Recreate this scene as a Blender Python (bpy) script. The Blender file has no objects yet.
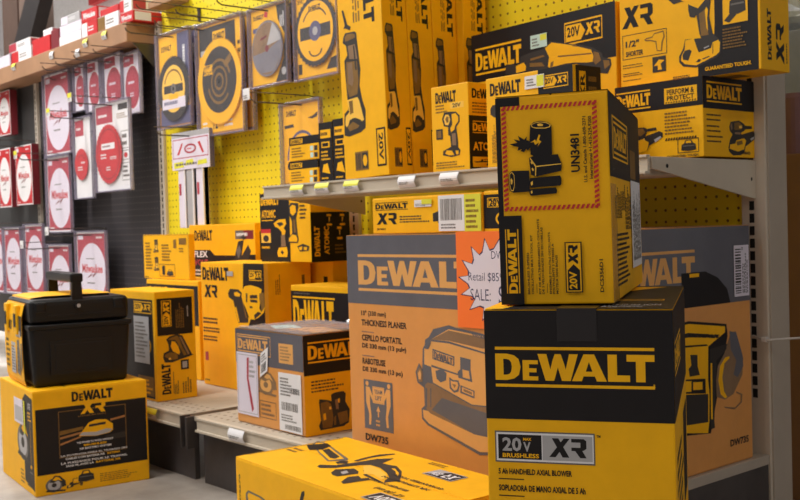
import bpy, bmesh, math, random
from mathutils import Vector, Matrix
random.seed(7)
C = bpy.context.scene.collection
SC = bpy.context.scene
PI = math.pi
# ------------------------------------------------------------------ camera
cam_d = bpy.data.cameras.new('camera'); cam = bpy.data.objects.new('camera', cam_d); C.objects.link(cam)
_yaw, _pit, _rol = 0.865366, -0.025309, -0.028290
_F = Vector((-math.sin(_yaw)*math.cos(_pit), math.cos(_yaw)*math.cos(_pit), math.sin(_pit)))
_R0 = Vector((math.cos(_yaw), math.sin(_yaw), 0)); _U0 = _R0.cross(_F)
_R = _R0*math.cos(_rol)+_U0*math.sin(_rol); _U = -_R0*math.sin(_rol)+_U0*math.cos(_rol)
M4 = Matrix((( _R.x, _U.x, -_F.x, 0), (_R.y, _U.y, -_F.y, 0), (_R.z, _U.z, -_F.z, .665), (0, 0, 0, 1)))
cam.matrix_world = M4
cam_d.sensor_width = 36; cam_d.lens = 46.46; cam_d.clip_start = .05; cam_d.clip_end = 100
cam_d.dof.use_dof = True; cam_d.dof.focus_distance = 1.25; cam_d.dof.aperture_fstop = 18
SC.camera = cam
# ------------------------------------------------------------------ world, lights, exposure
SC.view_settings.view_transform = 'Standard'; SC.view_settings.look = 'None'
SC.view_settings.gamma = 1; SC.view_settings.use_curve_mapping = False
SC.view_settings.exposure = 0.22
wd = bpy.data.worlds.new('world'); SC.world = wd; wd.use_nodes = True
wd.node_tree.nodes['Background'].inputs[0].default_value = (1, .97, .93, 1)
wd.node_tree.nodes['Background'].inputs[1].default_value = .22
def area(loc, size, sy, power, col=(1, .975, .94), rot=(0, 0, 0)):
    l = bpy.data.lights.new('tube_or_fill_light', 'AREA'); l.shape = 'RECTANGLE'; l.size = size; l.size_y = sy
    l.energy = power; l.color = col
    o = bpy.data.objects.new('tube_or_fill_light', l); o.location = loc; o.rotation_euler = rot; C.objects.link(o)
LIGHTS = [((-4.6, .2, 3.4), .35, 2.4, 116), ((-2.4, -.2, 3.4), .35, 2.4, 55), ((-7.5, .5, 3.4), .35, 2.4, 90), ((-1.2, -2.4, 3.4), .35, 2.4, 30), ((2.2, .4, 3.4), .35, 2.4, 22), ((-6, 4.2, 3.4), 2.4, .35, 80), ((-12.5, 3.6, 3.6), 2.4, .5, 520)]  # rightmost and last are added fills for the end upright and back wall
for a in LIGHTS: area(*a)

# ------------------------------------------------------------------ materials
def s2l(c): return tuple(((v/255)/12.92 if v/255 <= .04045 else ((v/255+.055)/1.055)**2.4) for v in c)
MATS = {}
def mat(name, rgb, rough=.55, metal=0, noise=.10, nscale=18, bump=.0, coat=0, spec=.5, alpha=1, bscale=60):
    if name in MATS: return MATS[name]
    m = bpy.data.materials.new(name); m.use_nodes = True; nt = m.node_tree; b = nt.nodes['Principled BSDF']
    c = s2l(rgb)
    b.inputs['Roughness'].default_value = rough; b.inputs['Metallic'].default_value = metal
    b.inputs['Coat Weight'].default_value = coat; b.inputs['Coat Roughness'].default_value = .25
    b.inputs['Specular IOR Level'].default_value = spec; b.inputs['Alpha'].default_value = alpha
    tc = nt.nodes.new('ShaderNodeTexCoord'); n = nt.nodes.new('ShaderNodeTexNoise')
    n.inputs['Scale'].default_value = nscale; n.inputs['Detail'].default_value = 6; n.inputs['Roughness'].default_value = .65
    nt.links.new(tc.outputs['Object'], n.inputs['Vector'])
    rp = nt.nodes.new('ShaderNodeValToRGB')
    rp.color_ramp.elements[0].position = .3; rp.color_ramp.elements[1].position = .7
    rp.color_ramp.elements[0].color = tuple(v*(1-noise) for v in c)+(1,)
    rp.color_ramp.elements[1].color = tuple(min(1, v*(1+noise)) for v in c)+(1,)
    nt.links.new(n.outputs['Fac'], rp.inputs['Fac']); nt.links.new(rp.outputs['Color'], b.inputs['Base Color'])
    if bump:
        n2 = nt.nodes.new('ShaderNodeTexNoise'); n2.inputs['Scale'].default_value = bscale; n2.inputs['Detail'].default_value = 4
        nt.links.new(tc.outputs['Object'], n2.inputs['Vector'])
        bp = nt.nodes.new('ShaderNodeBump'); bp.inputs['Strength'].default_value = bump; bp.inputs['Distance'].default_value = .004
        nt.links.new(n2.outputs['Fac'], bp.inputs['Height']); nt.links.new(bp.outputs['Normal'], b.inputs['Normal'])
    MATS[name] = m; return m
def holes(name, rgb, dot, x0, z0, r=.125, rough=.6, axes=('X', 'Z'), pitch=.0254):
    m = mat(name, rgb, rough, noise=.05, nscale=3)
    nt = m.node_tree; b = nt.nodes['Principled BSDF']; tc = [n for n in nt.nodes if n.type == 'TEX_COORD'][0]
    base = b.inputs['Base Color'].links[0].from_socket
    sx = nt.nodes.new('ShaderNodeSeparateXYZ'); nt.links.new(tc.outputs['Object'], sx.inputs[0])
    def mth(op, a, v=None, w=None):
        n = nt.nodes.new('ShaderNodeMath'); n.operation = op
        for i, q in enumerate((a, v, w)):
            if q is None: continue
            if isinstance(q, (int, float)): n.inputs[i].default_value = q
            else: nt.links.new(q, n.inputs[i])
        return n.outputs[0]
    d = []
    for ax, o0 in ((axes[0], x0), (axes[1], z0)):
        f = mth('FRACT', mth('ADD', mth('DIVIDE', mth('SUBTRACT', sx.outputs[ax], o0), pitch), 200.5))
        q = mth('SUBTRACT', f, .5); d.append(mth('MULTIPLY', q, q))
    hit = mth('LESS_THAN', mth('ADD', d[0], d[1]), r*r)
    mx = nt.nodes.new('ShaderNodeMix'); mx.data_type = 'RGBA'
    nt.links.new(hit, mx.inputs['Factor']); nt.links.new(base, mx.inputs[6]); mx.inputs[7].default_value = s2l(dot)+(1,)
    nt.links.new(mx.outputs[2], b.inputs['Base Color'])
    return m
P = {  # printed inks and boards
 'Y': mat('yellow_print', (250, 184, 6), .55, noise=.06, bump=.05, spec=.3),
 'y': mat('pale_yellow_print', (250, 196, 70), .5, noise=.05),
 'K': mat('black_print', (20, 15, 18), .5, noise=.2, spec=.35),
 'k': mat('tool_black_ink', (42, 36, 32), .55, noise=.1),
 'D': mat('tool_shade_ink', (128, 92, 28), .55, noise=.2, nscale=40),
 'G': mat('tool_grey_ink', (104, 98, 92), .5, noise=.2, nscale=40),
 'S': mat('silver_ink', (176, 174, 176), .4, noise=.06),
 'W': mat('white_paper', (232, 230, 232), .6, noise=.03),
 'R': mat('red_print', (196, 34, 40), .5, noise=.08),
 'r': mat('dull_red_print', (176, 54, 70), .5, noise=.1),
 'M': mat('maroon_print', (120, 30, 40), .5, noise=.08),
 'O': mat('film_wrapped_orange_board', (222, 152, 76), .38, noise=.05, bump=.12, coat=.25, bscale=14),
 'H': mat('film_wrapped_grey_board', (92, 92, 102), .34, noise=.12, nscale=9, bump=.2, coat=.35, bscale=14),
 'h': mat('wrapped_art_shade', (138, 108, 78), .45, noise=.15),
 'o': mat('wrapped_art_light', (226, 168, 96), .45, noise=.06),
 'B': mat('kraft_board', (170, 116, 62), .7, noise=.1),
 'L': mat('lime_sticker', (226, 222, 60), .5, noise=.03),
 'T': mat('neon_orange_card', (255, 122, 40), .5, noise=.02),
 'N': mat('navy_ink', (36, 34, 84), .5, noise=.05),
 'l': mat('lavender_white_card', (226, 218, 232), .4, noise=.03),
 'b': mat('slate_blue_card', (92, 90, 124), .35, noise=.1, coat=.3),
 'g': mat('brushed_blade_steel', (150, 146, 156), .3, metal=.4, noise=.2, nscale=8),
 'c': mat('pale_green_paper', (196, 222, 212), .6, noise=.04),
 'x': mat('dark_slot', (18, 16, 15), .8),
}
M_steel = mat('beige_painted_steel', (196, 184, 166), .45, noise=.06, nscale=6, bump=.03)
M_post = mat('cream_upright_steel', (206, 194, 178), .45, noise=.05, nscale=7)
M_kick = mat('charcoal_kick_panel', (68, 62, 61), .5, noise=.3, nscale=9, bump=.05)
M_floor = mat('worn_concrete_floor', (158, 148, 138), .6, noise=.22, nscale=7, bump=.1)
M_wire = mat('grey_hook_wire', (86, 80, 76), .35, metal=.6)
M_plast = mat('black_tool_case_plastic', (15, 15, 18), .45, noise=.1, spec=.35, bump=.06, bscale=300)
M_film = mat('clear_clamshell_plastic', (205, 200, 215), .12, alpha=.30, noise=.02, coat=.5)
M_wood = mat('tan_wood_shelf_board', (164, 124, 92), .6, noise=.15, nscale=6)
M_brown = mat('brown_timber', (92, 70, 60), .7, noise=.2, nscale=5)
M_taupe = mat('taupe_timber', (118, 98, 88), .7, noise=.15, nscale=5)
M_tape = mat('clear_packing_tape', (200, 165, 90), .2, alpha=.35, coat=.6)
M_tapek = mat('dark_packing_tape', (24, 18, 22), .3, coat=.25)

# ------------------------------------------------------------------ mesh builder
class MB:
    def __init__(s): s.v = []; s.f = []; s.m = []; s.mats = []
    def mi(s, m):
        if isinstance(m, str): m = P[m]
        if m not in s.mats: s.mats.append(m)
        return s.mats.index(m)
    def add(s, vs, fs, m):
        b = len(s.v); s.v += [tuple(v) for v in vs]; i = s.mi(m)
        for f in fs: s.f.append(tuple(b+k for k in f)); s.m.append(i)
    def box(s, a, b, m, bev=0):
        bm = bmesh.new(); bmesh.ops.create_cube(bm, size=1)
        for v in bm.verts: v.co = Vector([a[k]+(v.co[k]+.5)*(b[k]-a[k]) for k in range(3)])
        if bev: bmesh.ops.bevel(bm, geom=bm.edges[:], offset=bev, segments=2, affect='EDGES', profile=.6)
        s.frombm(bm, m)
    def frombm(s, bm, m):
        bm.verts.ensure_lookup_table(); bm.verts.index_update()
        s.add([v.co for v in bm.verts], [[v.index for v in f.verts] for f in bm.faces], m); bm.free()
    def tube(s, pts, r, m, n=8, cap=True):
        pts = [Vector(p) for p in pts]; rings = []
        for i, p in enumerate(pts):
            t = (pts[min(i+1, len(pts)-1)]-pts[max(i-1, 0)]).normalized()
            a = t.orthogonal().normalized() if i == 0 else (ref - t*ref.dot(t)).normalized()
            ref = a; b = t.cross(a); rr = r[i] if isinstance(r, (list, tuple)) else r
            rings.append([p+(a*math.cos(2*PI*k/n)+b*math.sin(2*PI*k/n))*rr for k in range(n)])
        vs = [v for R in rings for v in R]; fs = []
        for i in range(len(rings)-1):
            for k in range(n): fs.append((i*n+k, i*n+(k+1) % n, (i+1)*n+(k+1) % n, (i+1)*n+k))
        if cap: fs.append(tuple(range(n))[::-1]); fs.append(tuple((len(rings)-1)*n+k for k in range(n)))
        s.add(vs, fs, m)
    def prism(s, poly, m, O, U, V, N, th):
        n = len(poly); O, U, V, N = Vector(O), Vector(U), Vector(V), Vector(N)
        vs = [O+U*p[0]+V*p[1] for p in poly]+[O+U*p[0]+V*p[1]+N*th for p in poly]
        fs = [tuple(range(n))[::-1], tuple(range(n, 2*n))]+[(i, (i+1) % n, n+(i+1) % n, n+i) for i in range(n)]
        s.add(vs, fs, m)
    def build(s, name, parent=None, smooth=False):
        me = bpy.data.meshes.new(name); me.from_pydata(s.v, [], s.f)
        for m in s.mats: me.materials.append(m)
        me.polygons.foreach_set('material_index', s.m)
        if smooth: me.polygons.foreach_set('use_smooth', [True]*len(me.polygons))
        me.update(); o = bpy.data.objects.new(name, me); C.objects.link(o)
        if parent: o.parent = parent
        return o
def tag(o, label, cat, group=None, kind=None):
    if label: o['label'] = label
    if cat: o['category'] = cat
    if group: o['group'] = group
    if kind: o['kind'] = kind
    return o
def empty(name, loc, rz=0):
    o = bpy.data.objects.new(name, None); C.objects.link(o); o.location = loc; o.rotation_euler = (0, 0, rz); o.empty_display_size = .05; return o
def struct(mb, name): return tag(mb.build(name), None, None, kind='structure')
def copy_tree(o, parent=None):
    c = o.copy(); C.objects.link(c)
    if parent: c.parent = parent
    for ch in o.children: copy_tree(ch, c)
    return c

# ------------------------------------------------------------------ lettering and marks
GL = {}
def glyphs(t, bold=.018):
    k = (t, bold)
    if k in GL: return GL[k]
    cu = bpy.data.curves.new('t', 'FONT'); cu.body = t; cu.size = 1; cu.offset = bold; cu.resolution_u = 2
    ob = bpy.data.objects.new('t', cu); C.objects.link(ob); bpy.context.view_layer.update()
    dg = bpy.context.evaluated_depsgraph_get(); me = ob.evaluated_get(dg).to_mesh()
    vs = [(v.co.x, v.co.y) for v in me.vertices]; fs = [tuple(p.vertices) for p in me.polygons]
    ob.evaluated_get(dg).to_mesh_clear(); bpy.data.objects.remove(ob); bpy.data.curves.remove(cu)
    x0 = min(v[0] for v in vs); x1 = max(v[0] for v in vs); y0 = min(v[1] for v in vs); y1 = max(v[1] for v in vs)
    vs = [((a-x0)/(x1-x0), (b-y0)/(y1-y0)) for a, b in vs]
    GL[k] = (vs, fs); return GL[k]
def _D():
    o = [(0, 0), (.36, 0), (.58, .06), (.72, .2), (.78, .5), (.72, .8), (.58, .94), (.36, 1), (0, 1)]
    i = [(.25, .2), (.34, .2), (.43, .23), (.49, .33), (.51, .5), (.49, .67), (.43, .77), (.34, .8), (.25, .8)]
    n = len(o); return [[o[k], o[(k+1) % n], i[(k+1) % n], i[k]] for k in range(n)]
def logo_polys():
    L = []
    def put(ps, x, sx=1, sy=1): L.extend([[(x+a*sx, b*sy) for a, b in p] for p in ps])
    put(_D(), 0)
    E = [[(0, 0), (.25, 0), (.25, 1), (0, 1)], [(.25, 0), (.6, 0), (.6, .2), (.25, .2)], [(.25, .4), (.54, .4), (.54, .6), (.25, .6)], [(.25, .8), (.6, .8), (.6, 1), (.25, 1)]]
    put(E, .84, .78, .76)
    W = [[(0, 1), (.27, 1), (.38, .42), (.44, .72), (.52, 1), (.70, 1), (.80, .62), (.84, .42), (.95, 1), (1.21, 1), (.98, 0), (.72, 0), (.605, .5), (.49, 0), (.23, 0)]]
    put(W, 1.30)
    A = [[(0, 0), (.27, 0), (.32, .18), (.385, .36), (.475, .72), (.475, 1), (.33, 1)], [(.95, 0), (.62, 1), (.475, 1), (.475, .72), (.565, .36), (.63, .18), (.68, 0)], [(.32, .18), (.63, .18), (.565, .36), (.385, .36)]]
    put(A, 2.32, 1.08)
    put([[(0, 0), (.64, 0), (.64, .24), (.27, .24), (.27, 1), (0, 1)]], 3.38)
    put([[(0, 1), (.8, 1), (.8, .75), (.535, .75), (.535, 0), (.265, 0), (.265, .75), (0, .75)]], 3.93)
    return [[(a/4.73, b) for a, b in p] for p in L]
LOGO = logo_polys()
XRP = [[(0, 0), (.17, 0), (.281, .284), (.36, 0), (.54, 0), (.385, .552), (.56, 1), (.40, 1), (.318, .794), (.26, 1), (.08, 1), (.212, .529)],
       [(.60, 1), (.93, 1), (1, .90), (1, .50), (.93, .40), (.89, .38), (1, 0), (.83, 0), (.70, .36), (.60, .36), (.60, .54), (.84, .54), (.84, .81), (.60, .81)]]
class Art:
    """flat printing on one face: O origin (lower left), U and V the full edges, N outward"""
    def __init__(s, mb, O, U, V, N, lift=.0003):
        s.mb = mb; s.O, s.U, s.V, s.N = Vector(O), Vector(U), Vector(V), Vector(N); s.e = lift
    def put(s, polys, c, bx=None, rot=0):
        if bx is None: bx = (0, 0, 1, 1)
        x0, y0, x1, y1 = bx; q = []
        for p in polys:
            r = []
            for a, b in p:
                if rot == 90: a, b = 1-b, a
                elif rot == -90: a, b = b, 1-a
                elif rot == 180: a, b = 1-a, 1-b
                r.append(s.O+s.U*(x0+a*(x1-x0))+s.V*(y0+b*(y1-y0))+s.N*s.e)
            q.append(r)
        for r in q: s.mb.add(r, [tuple(range(len(r)))], c)
        s.e += .000025
    def r(s, x0, y0, x1, y1, c): s.put([[(0, 0), (1, 0), (1, 1), (0, 1)]], c, (x0, y0, x1, y1))
    def p(s, pts, c, bx=None, rot=0): s.put([pts], c, bx, rot)
    def o(s, x0, y0, x1, y1, c, w=.008, wv=None):
        wv = wv or w*s.U.length/s.V.length
        for a in ((x0, y0, x1, y0+wv), (x0, y1-wv, x1, y1), (x0, y0, x0+w, y1), (x1-w, y0, x1, y1)): s.r(*a, c)
    def t(s, txt, x0, y0, x1, y1, c, rot=0, bold=.03):
        vs, fs = glyphs(txt, bold)
        s.put([[vs[k] for k in f] for f in fs], c, (x0, y0, x1, y1), rot)
    def logo(s, x0, y0, x1, y1, c, rot=0, bars=True):
        pl = [[(a, .17+b*.66) for a, b in p] for p in LOGO] if bars else LOGO
        if bars: pl += [[(0, 0), (1, 0), (1, .075), (0, .075)], [(0, .925), (1, .925), (1, 1), (0, 1)]]
        s.put(pl, c, (x0, y0, x1, y1), rot)
    def xr(s, x0, y0, x1, y1, c, rot=0): s.put(XRP, c, (x0, y0, x1, y1), rot)
    def badge(s, x0, y0, x1, y1, a='Y', k='K', rot=0, t='20V'):
        s.put([[(0, 0), (1, 0), (1, 1), (0, 1)]], a, (x0, y0, x1, y1), rot)
        s.put([[(.02, .07), (.98, .07), (.98, .93), (.02, .93)]], k, (x0, y0, x1, y1), rot)
        s.put([[(.04, .14), (.44, .14), (.56, .5), (.44, .86), (.04, .86)]], a, (x0, y0, x1, y1), rot)
        vs, fs = glyphs(t, .03); s.put([[(.07+vs[k_][0]*.35, .32+vs[k_][1]*.46) for k_ in f] for f in fs], k, (x0, y0, x1, y1), rot)
        s.put([[(.56+a_*.38, .28+b_*.52) for a_, b_ in p] for p in XRP], a, (x0, y0, x1, y1), rot)
    def lines(s, x0, y0, x1, y1, c, n=4, seed=1, fill=.5, vert=False):
        rr = random.Random(seed); dy = 1/n; ps = []
        for i in range(n):
            yb = 1-(i+1)*dy+dy*(1-fill)/2; x = 0; end = rr.uniform(.65, 1)
            while x < end:
                w = rr.uniform(.03, .10); ps.append([(x, yb), (min(x+w, 1), yb), (min(x+w, 1), yb+dy*fill), (x, yb+dy*fill)]); x += w+.022
        s.put(ps, c, (x0, y0, x1, y1), 90 if vert else 0)
    def bars(s, x0, y0, x1, y1, c='K', n=22, seed=3, vert=False):
        rr = random.Random(seed); ps = []; x = 0
        while x < .97:
            w = rr.uniform(.3, 1.1)/n; ps.append([(x, 0), (x+w, 0), (x+w, 1), (x, 1)]); x += w+rr.uniform(.3, .9)/n
        s.put(ps, c, (x0, y0, x1, y1), 90 if vert else 0)
    def disc(s, cx, cy, rx, ry, c, n=32, a0=0, a1=2*PI, inner=0):
        if inner:
            ps = []
            for k in range(n):
                a, b = a0+(a1-a0)*k/n, a0+(a1-a0)*(k+1)/n
                ps.append([(cx+rx*math.cos(a), cy+ry*math.sin(a)), (cx+rx*math.cos(b), cy+ry*math.sin(b)), (cx+rx*inner*math.cos(b), cy+ry*inner*math.sin(b)), (cx+rx*inner*math.cos(a), cy+ry*inner*math.sin(a))])
            s.put(ps, c)
        else: s.put([[(cx+rx*math.cos(a0+(a1-a0)*k/n), cy+ry*math.sin(a0+(a1-a0)*k/n)) for k in range(n)]], c)
    def quad(s, polys, c, q):
        A_, B_, C_, D_ = [Vector(v) for v in q]
        s.put([[tuple((A_*(1-a)+B_*a)*(1-b)+(D_*(1-a)+C_*a)*b) for a, b in p] for p in polys], c)
    def tr(s, name, only=None):
        for c, pts in TR[name]:
            s.p([(min(1, max(0, a)), min(1, max(0, b))) for a, b in pts], c)
    def icon(s, name, x0, y0, x1, y1, rot=0, cm=None, flip=False):
        for pts, c in ICON[name]:
            if flip: pts = [(1-a, b) for a, b in pts]
            s.put([pts], (cm or {}).get(c, c), (x0, y0, x1, y1), rot)
def ell(cx, cy, rx, ry, n=20, a0=0, a1=2*PI): return [(cx+rx*math.cos(a0+(a1-a0)*k/n), cy+ry*math.sin(a0+(a1-a0)*k/n)) for k in range(n)]
def blade_poly(cx, cy, r, n, depth=.06):
    ps = []
    for k in range(n):
        a = 2*PI*k/n; b = 2*PI*(k+.65)/n
        ps += [(cx+r*math.cos(a), cy+r*math.sin(a)), (cx+r*(1-depth)*math.cos(b), cy+r*(1-depth)*math.sin(b))]
    return ps
ICON = {
 'drill': [([(.0, .80), (.1, .74), (.28, .72), (.30, .98), (.06, .96), (0, .9)], 'k'), ([(.28, .70), (.82, .70), (.92, .78), (.92, .94), (.84, 1), (.28, 1)], 'K'),
           ([(.31, .73), (.78, .73), (.86, .8), (.86, .92), (.78, .97), (.31, .97)], 'Y'), ([(.40, .72), (.62, .72), (.60, .60), (.46, .56)], 'k'),
           ([(.52, .74), (.80, .74), (.76, .48), (.80, .26), (.54, .24), (.56, .5)], 'K'), ([(.58, .72), (.70, .72), (.68, .46), (.70, .3), (.60, .3), (.62, .5)], 'D'),
           ([(.24, .22), (.36, .27), (.92, .27), (1, .2), (1, .04), (.9, -.02), (.30, -.02), (.2, .06)], 'K'), ([(.28, .2), (.38, .24), (.88, .24), (.96, .18), (.96, .06), (.88, .01), (.33, .01), (.24, .07)], 'Y'),
           ([(.30, .16), (.48, .18), (.44, .06), (.30, .05)], 'k'), ([(.60, .14), (.80, .17), (.82, .09), (.62, .06)], 'k'), ([(.50, .26), (.84, .26), (.74, .17), (.58, .15)], 'k')],
 'impact': [([(.05, .8), (.2, .76), (.8, .72), (.92, .8), (.9, .95), (.75, 1), (.2, .98)], 'k'), ([(.25, .78), (.78, .76), (.84, .84), (.76, .95), (.25, .94)], 'Y'), ([(.45, .75), (.72, .74), (.70, .5), (.74, .25), (.48, .25), (.5, .5)], 'k'), ([(.5, .7), (.64, .7), (.62, .45), (.52, .3)], 'y'),
            ([(.2, .25), (.92, .25), (1, .12), (.9, 0), (.22, 0), (.12, .1)], 'k'), ([(.25, .2), (.86, .2), (.92, .11), (.84, .04), (.28, .04), (.2, .1)], 'Y')],
 'stick': [([(.25, .95), (.5, 1), (.82, .98), (.85, .93), (.80, .88), (.30, .87), (.2, .9)], 'k'), ([(.30, .88), (.80, .89), (.84, .78), (.84, .62), (.78, .56), (.36, .55), (.26, .62), (.30, .74)], 'k'),
           ([(.42, .86), (.52, .86), (.52, .66), (.40, .64)], 'D'), ([(.60, .86), (.70, .86), (.72, .64), (.60, .62)], 'D'), ([(.26, .64), (.84, .62), (.86, .56), (.78, .52), (.34, .52)], 'D'),
           ([(.34, .56), (.78, .56), (.76, .34), (.84, .2), (.86, .12), (.2, .14), (.24, .24), (.36, .36)], 'K'), ([(.40, .54), (.72, .54), (.70, .34), (.76, .2), (.36, .2), (.44, .36)], 'y'), ([(.48, .48), (.58, .48), (.58, .34), (.50, .34)], 'D'),
           ([(.12, .26), (.32, .24), (.5, .16), (.88, .18), (.95, .1), (.9, .04), (.3, 0), (.1, .02), (.08, .14)], 'k'), ([(.24, .19), (.45, .14), (.82, .12), (.8, .07), (.35, .04), (.2, .08)], 'D'), ([(.14, .24), (.26, .22), (.24, .1), (.13, .12)], 'y')],
 'torch': [(ell(.32, .82, .3, .18), 'k'), (ell(.34, .82, .22, .13), 'y'), (ell(.34, .82, .13, .08), 'D'), ([(.4, .98), (.86, .92), (.92, .8), (.8, .68), (.5, .66)], 'k'), ([(.5, .93), (.82, .88), (.84, .8), (.74, .72), (.56, .72)], 'Y'),
           ([(.42, .66), (.72, .7), (.74, .36), (.82, .18), (.48, .2), (.5, .4)], 'k'), ([(.52, .58), (.64, .6), (.62, .34), (.56, .34)], 'G'), ([(.1, .16), (.35, .24), (.92, .22), (1, .1), (.94, .02), (.3, 0), (.08, .06)], 'k'), ([(.2, .14), (.4, .18), (.5, .08), (.28, .04)], 'Y'), ([(.6, .17), (.88, .16), (.92, .08), (.62, .06)], 'Y')],
 'gun': [([(0, .1), (.02, .36), (.22, .4), (.40, .52), (.42, .2), (.2, .12)], 'k'), ([(.1, .16), (.2, .18), (.3, .42), (.12, .38)], 'y'), ([(.16, .36), (.2, .6), (.36, .7), (.5, .62), (.4, .4)], 'k'), ([(.36, .5), (.38, .92), (.44, 1), (.84, .96), (.92, .76), (.86, .42), (.4, .3)], 'k'),
         ([(.40, .52), (.42, .90), (.46, .95), (.80, .92), (.86, .74), (.80, .5)], 'Y'), ([(.46, .8), (.78, .78), (.78, .7), (.46, .72)], 'y'), ([(.84, .9), (.96, .72), (1, .4), (.96, .2), (.82, .2), (.84, .5)], 'k'), ([(.88, .6), (.94, .5), (.93, .32), (.88, .32)], 'D')],
 'sander': [(ell(.28, .86, .24, .12), 'k'), ([(.12, .86), (.42, .86), (.44, .70), (.10, .70)], 'k'), ([(.14, .82), (.38, .84), (.38, .77), (.14, .75)], 'y'), ([(.46, .84), (.82, .84), (.84, .76), (.48, .74)], 'k'), ([(.08, .70), (.48, .70), (.56, .30), (.54, .16), (.02, .16), (.04, .4)], 'k'), ([(.12, .56), (.46, .58), (.50, .32), (.08, .3)], 'Y'), ([(.2, .64), (.44, .66), (.44, .5), (.24, .44)], 'k'),
            ([(.44, .5), (.9, .74), (1, .66), (.98, .44), (.6, .34), (.46, .36)], 'k'), ([(.72, .56), (.9, .64), (.94, .56), (.78, .47)], 'y'), ([(.04, .18), (.54, .18), (.5, .04), (.3, 0), (.08, .03)], 'k')],
 'planer': [([(.12, .72), (.22, .86), (.42, .98), (.60, 1), (1, .93), (1, .32), (.86, .3), (.3, .42), (.14, .55)], 'K'), ([(.22, .84), (.46, .95), (1, .88), (1, .80), (.30, .80)], 'Y'), ([(.18, .80), (.34, .82), (1, .76), (1, .36), (.84, .34), (.26, .48), (.18, .56)], 'Y'),
            ([(.27, .74), (.60, .68), (.60, .58), (.27, .64)], 'K'), ([(.29, .725), (.58, .673), (.58, .60), (.29, .652)], 'Y'), ([(.70, .70), (.84, .67), (.86, .48), (.66, .50)], 'K'), (ell(.42, .50, .09, .075), 'K'), (ell(.64, .44, .07, .06), 'K'), (ell(.64, .44, .05, .042), 'Y'), ([(.74, .43), (.94, .38), (.94, .32), (.76, .36)], 'K'),
            ([(.02, .62), (.10, .66), (.16, .58), (.18, .42), (.10, .38), (.02, .46)], 'K'), (ell(.10, .52, .05, .07), 'D'), ([(.14, .42), (.30, .44), (1, .28), (1, .06), (.14, .26)], 'D'), ([(.12, .28), (.18, .28), (1, .0), (1, -.1), (.14, .16), (.10, .22)], 'K'), ([(.14, .265), (.22, .28), (1, .03), (1, -.07), (.16, .18)], 'Y'), ([(.28, .36), (.7, .3), (1, .2), (1, .03), (.24, .27)], 'D')],
 'nailer': [([(0, .66), (.08, .74), (.26, .7), (.3, .6), (.2, .56), (.06, .58)], 'k'), ([(.02, .58), (.20, .60), (.42, .1), (.30, .02), (.2, .1)], 'k'), ([(.30, .86), (.5, 1), (.8, .92), (.98, .7), (1, .4), (.86, .14), (.6, .08), (.46, .3), (.36, .6)], 'k'), ([(.36, .84), (.5, .93), (.76, .86), (.90, .66), (.90, .42), (.80, .22), (.62, .18), (.52, .36), (.42, .62)], 'Y'), ([(.5, .74), (.56, .76), (.56, .5), (.5, .5)], 'k'), ([(.62, .72), (.78, .72), (.78, .52), (.62, .52)], 'k')],
 'jig': [([(0, .1), (.1, .5), (.3, .62), (.34, .8), (.6, 1), (.74, .8), (1, .3), (.92, .18), (.7, .3), (.5, .1), (.2, 0)], 'K'), ([(.08, .16), (.16, .44), (.36, .56), (.4, .7), (.44, .3), (.3, .14)], 'D'), ([(.42, .74), (.58, .9), (.66, .74), (.54, .5)], 'D'), ([(.64, .62), (.88, .3), (.72, .38), (.56, .34)], 'D'), ([(.2, .3), (.34, .34), (.34, .22), (.2, .18)], 'y')],
 'saw': [(ell(.42, .42, .40, .40), 'G'), (ell(.42, .42, .30, .30), 'S'), (ell(.42, .42, .12, .12), 'k'), ([(.2, .6), (.45, .95), (.7, .9), (.95, .6), (.98, .3), (.8, .25), (.78, .5), (.6, .66), (.4, .55)], 'k'), ([(.34, .72), (.5, .88), (.66, .82), (.8, .6), (.62, .7), (.48, .66)], 'Y'), ([(0, .1), (.9, 0), (.98, .08), (.1, .2)], 'k')],
 'pack': [([(0, .2), (.14, .5), (.3, .8), (.5, .9), (.8, .86), (1, .6), (1, .3), (.9, .18), (.5, .1)], 'Y'), ([(.02, .22), (.5, .12), (.9, .2), (.98, .34), (.8, .4), (.5, .3), (.1, .36)], 'S'), ([(.3, .7), (.8, .74), (.78, .62), (.3, .58)], 'k')],
 'mini': [([(0, .55), (.3, .6), (.3, .8), (.8, .85), (1, .7), (.8, .55), (.75, .1), (.5, .1), (.55, .5), (.3, .45), (.1, .4)], 'k'), ([(.36, .74), (.76, .78), (.84, .7), (.4, .62)], 'Y')],
 'bag': [([(0, .1), (.04, .6), (.2, .7), (.3, 1), (.7, 1), (.8, .7), (.96, .6), (1, .1), (.5, 0)], 'k'), ([(.3, .72), (.36, .92), (.64, .92), (.7, .72)], 'Y'), ([(.1, .5), (.9, .5), (.9, .42), (.1, .42)], 'G')],
 'chainsaw': [([(0, .42), (.1, .36), (.34, .58), (.36, .70), (.3, .72), (.04, .54)], 'G'), ([(.03, .44), (.1, .40), (.31, .6), (.32, .66)], 'y'), ([(.30, .80), (.40, .84), (.62, .60), (.7, .64), (.74, .58), (.6, .5), (.52, .56)], 'k'), ([(.34, .44), (.60, .62), (.80, .56), (.92, .40), (.84, .24), (.6, .12), (.4, .2)], 'k'), ([(.42, .42), (.58, .52), (.76, .46), (.82, .36), (.70, .3), (.5, .3)], 'Y'), ([(.46, .38), (.58, .40), (.56, .28), (.44, .28)], 'k'),
              ([(.78, .6), (.96, .54), (1, .36), (.96, .2), (.82, .14), (.8, .24), (.9, .3), (.9, .42), (.74, .5)], 'k'), ([(.44, .14), (.7, .18), (.72, .04), (.46, 0)], 'k')],
}
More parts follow.
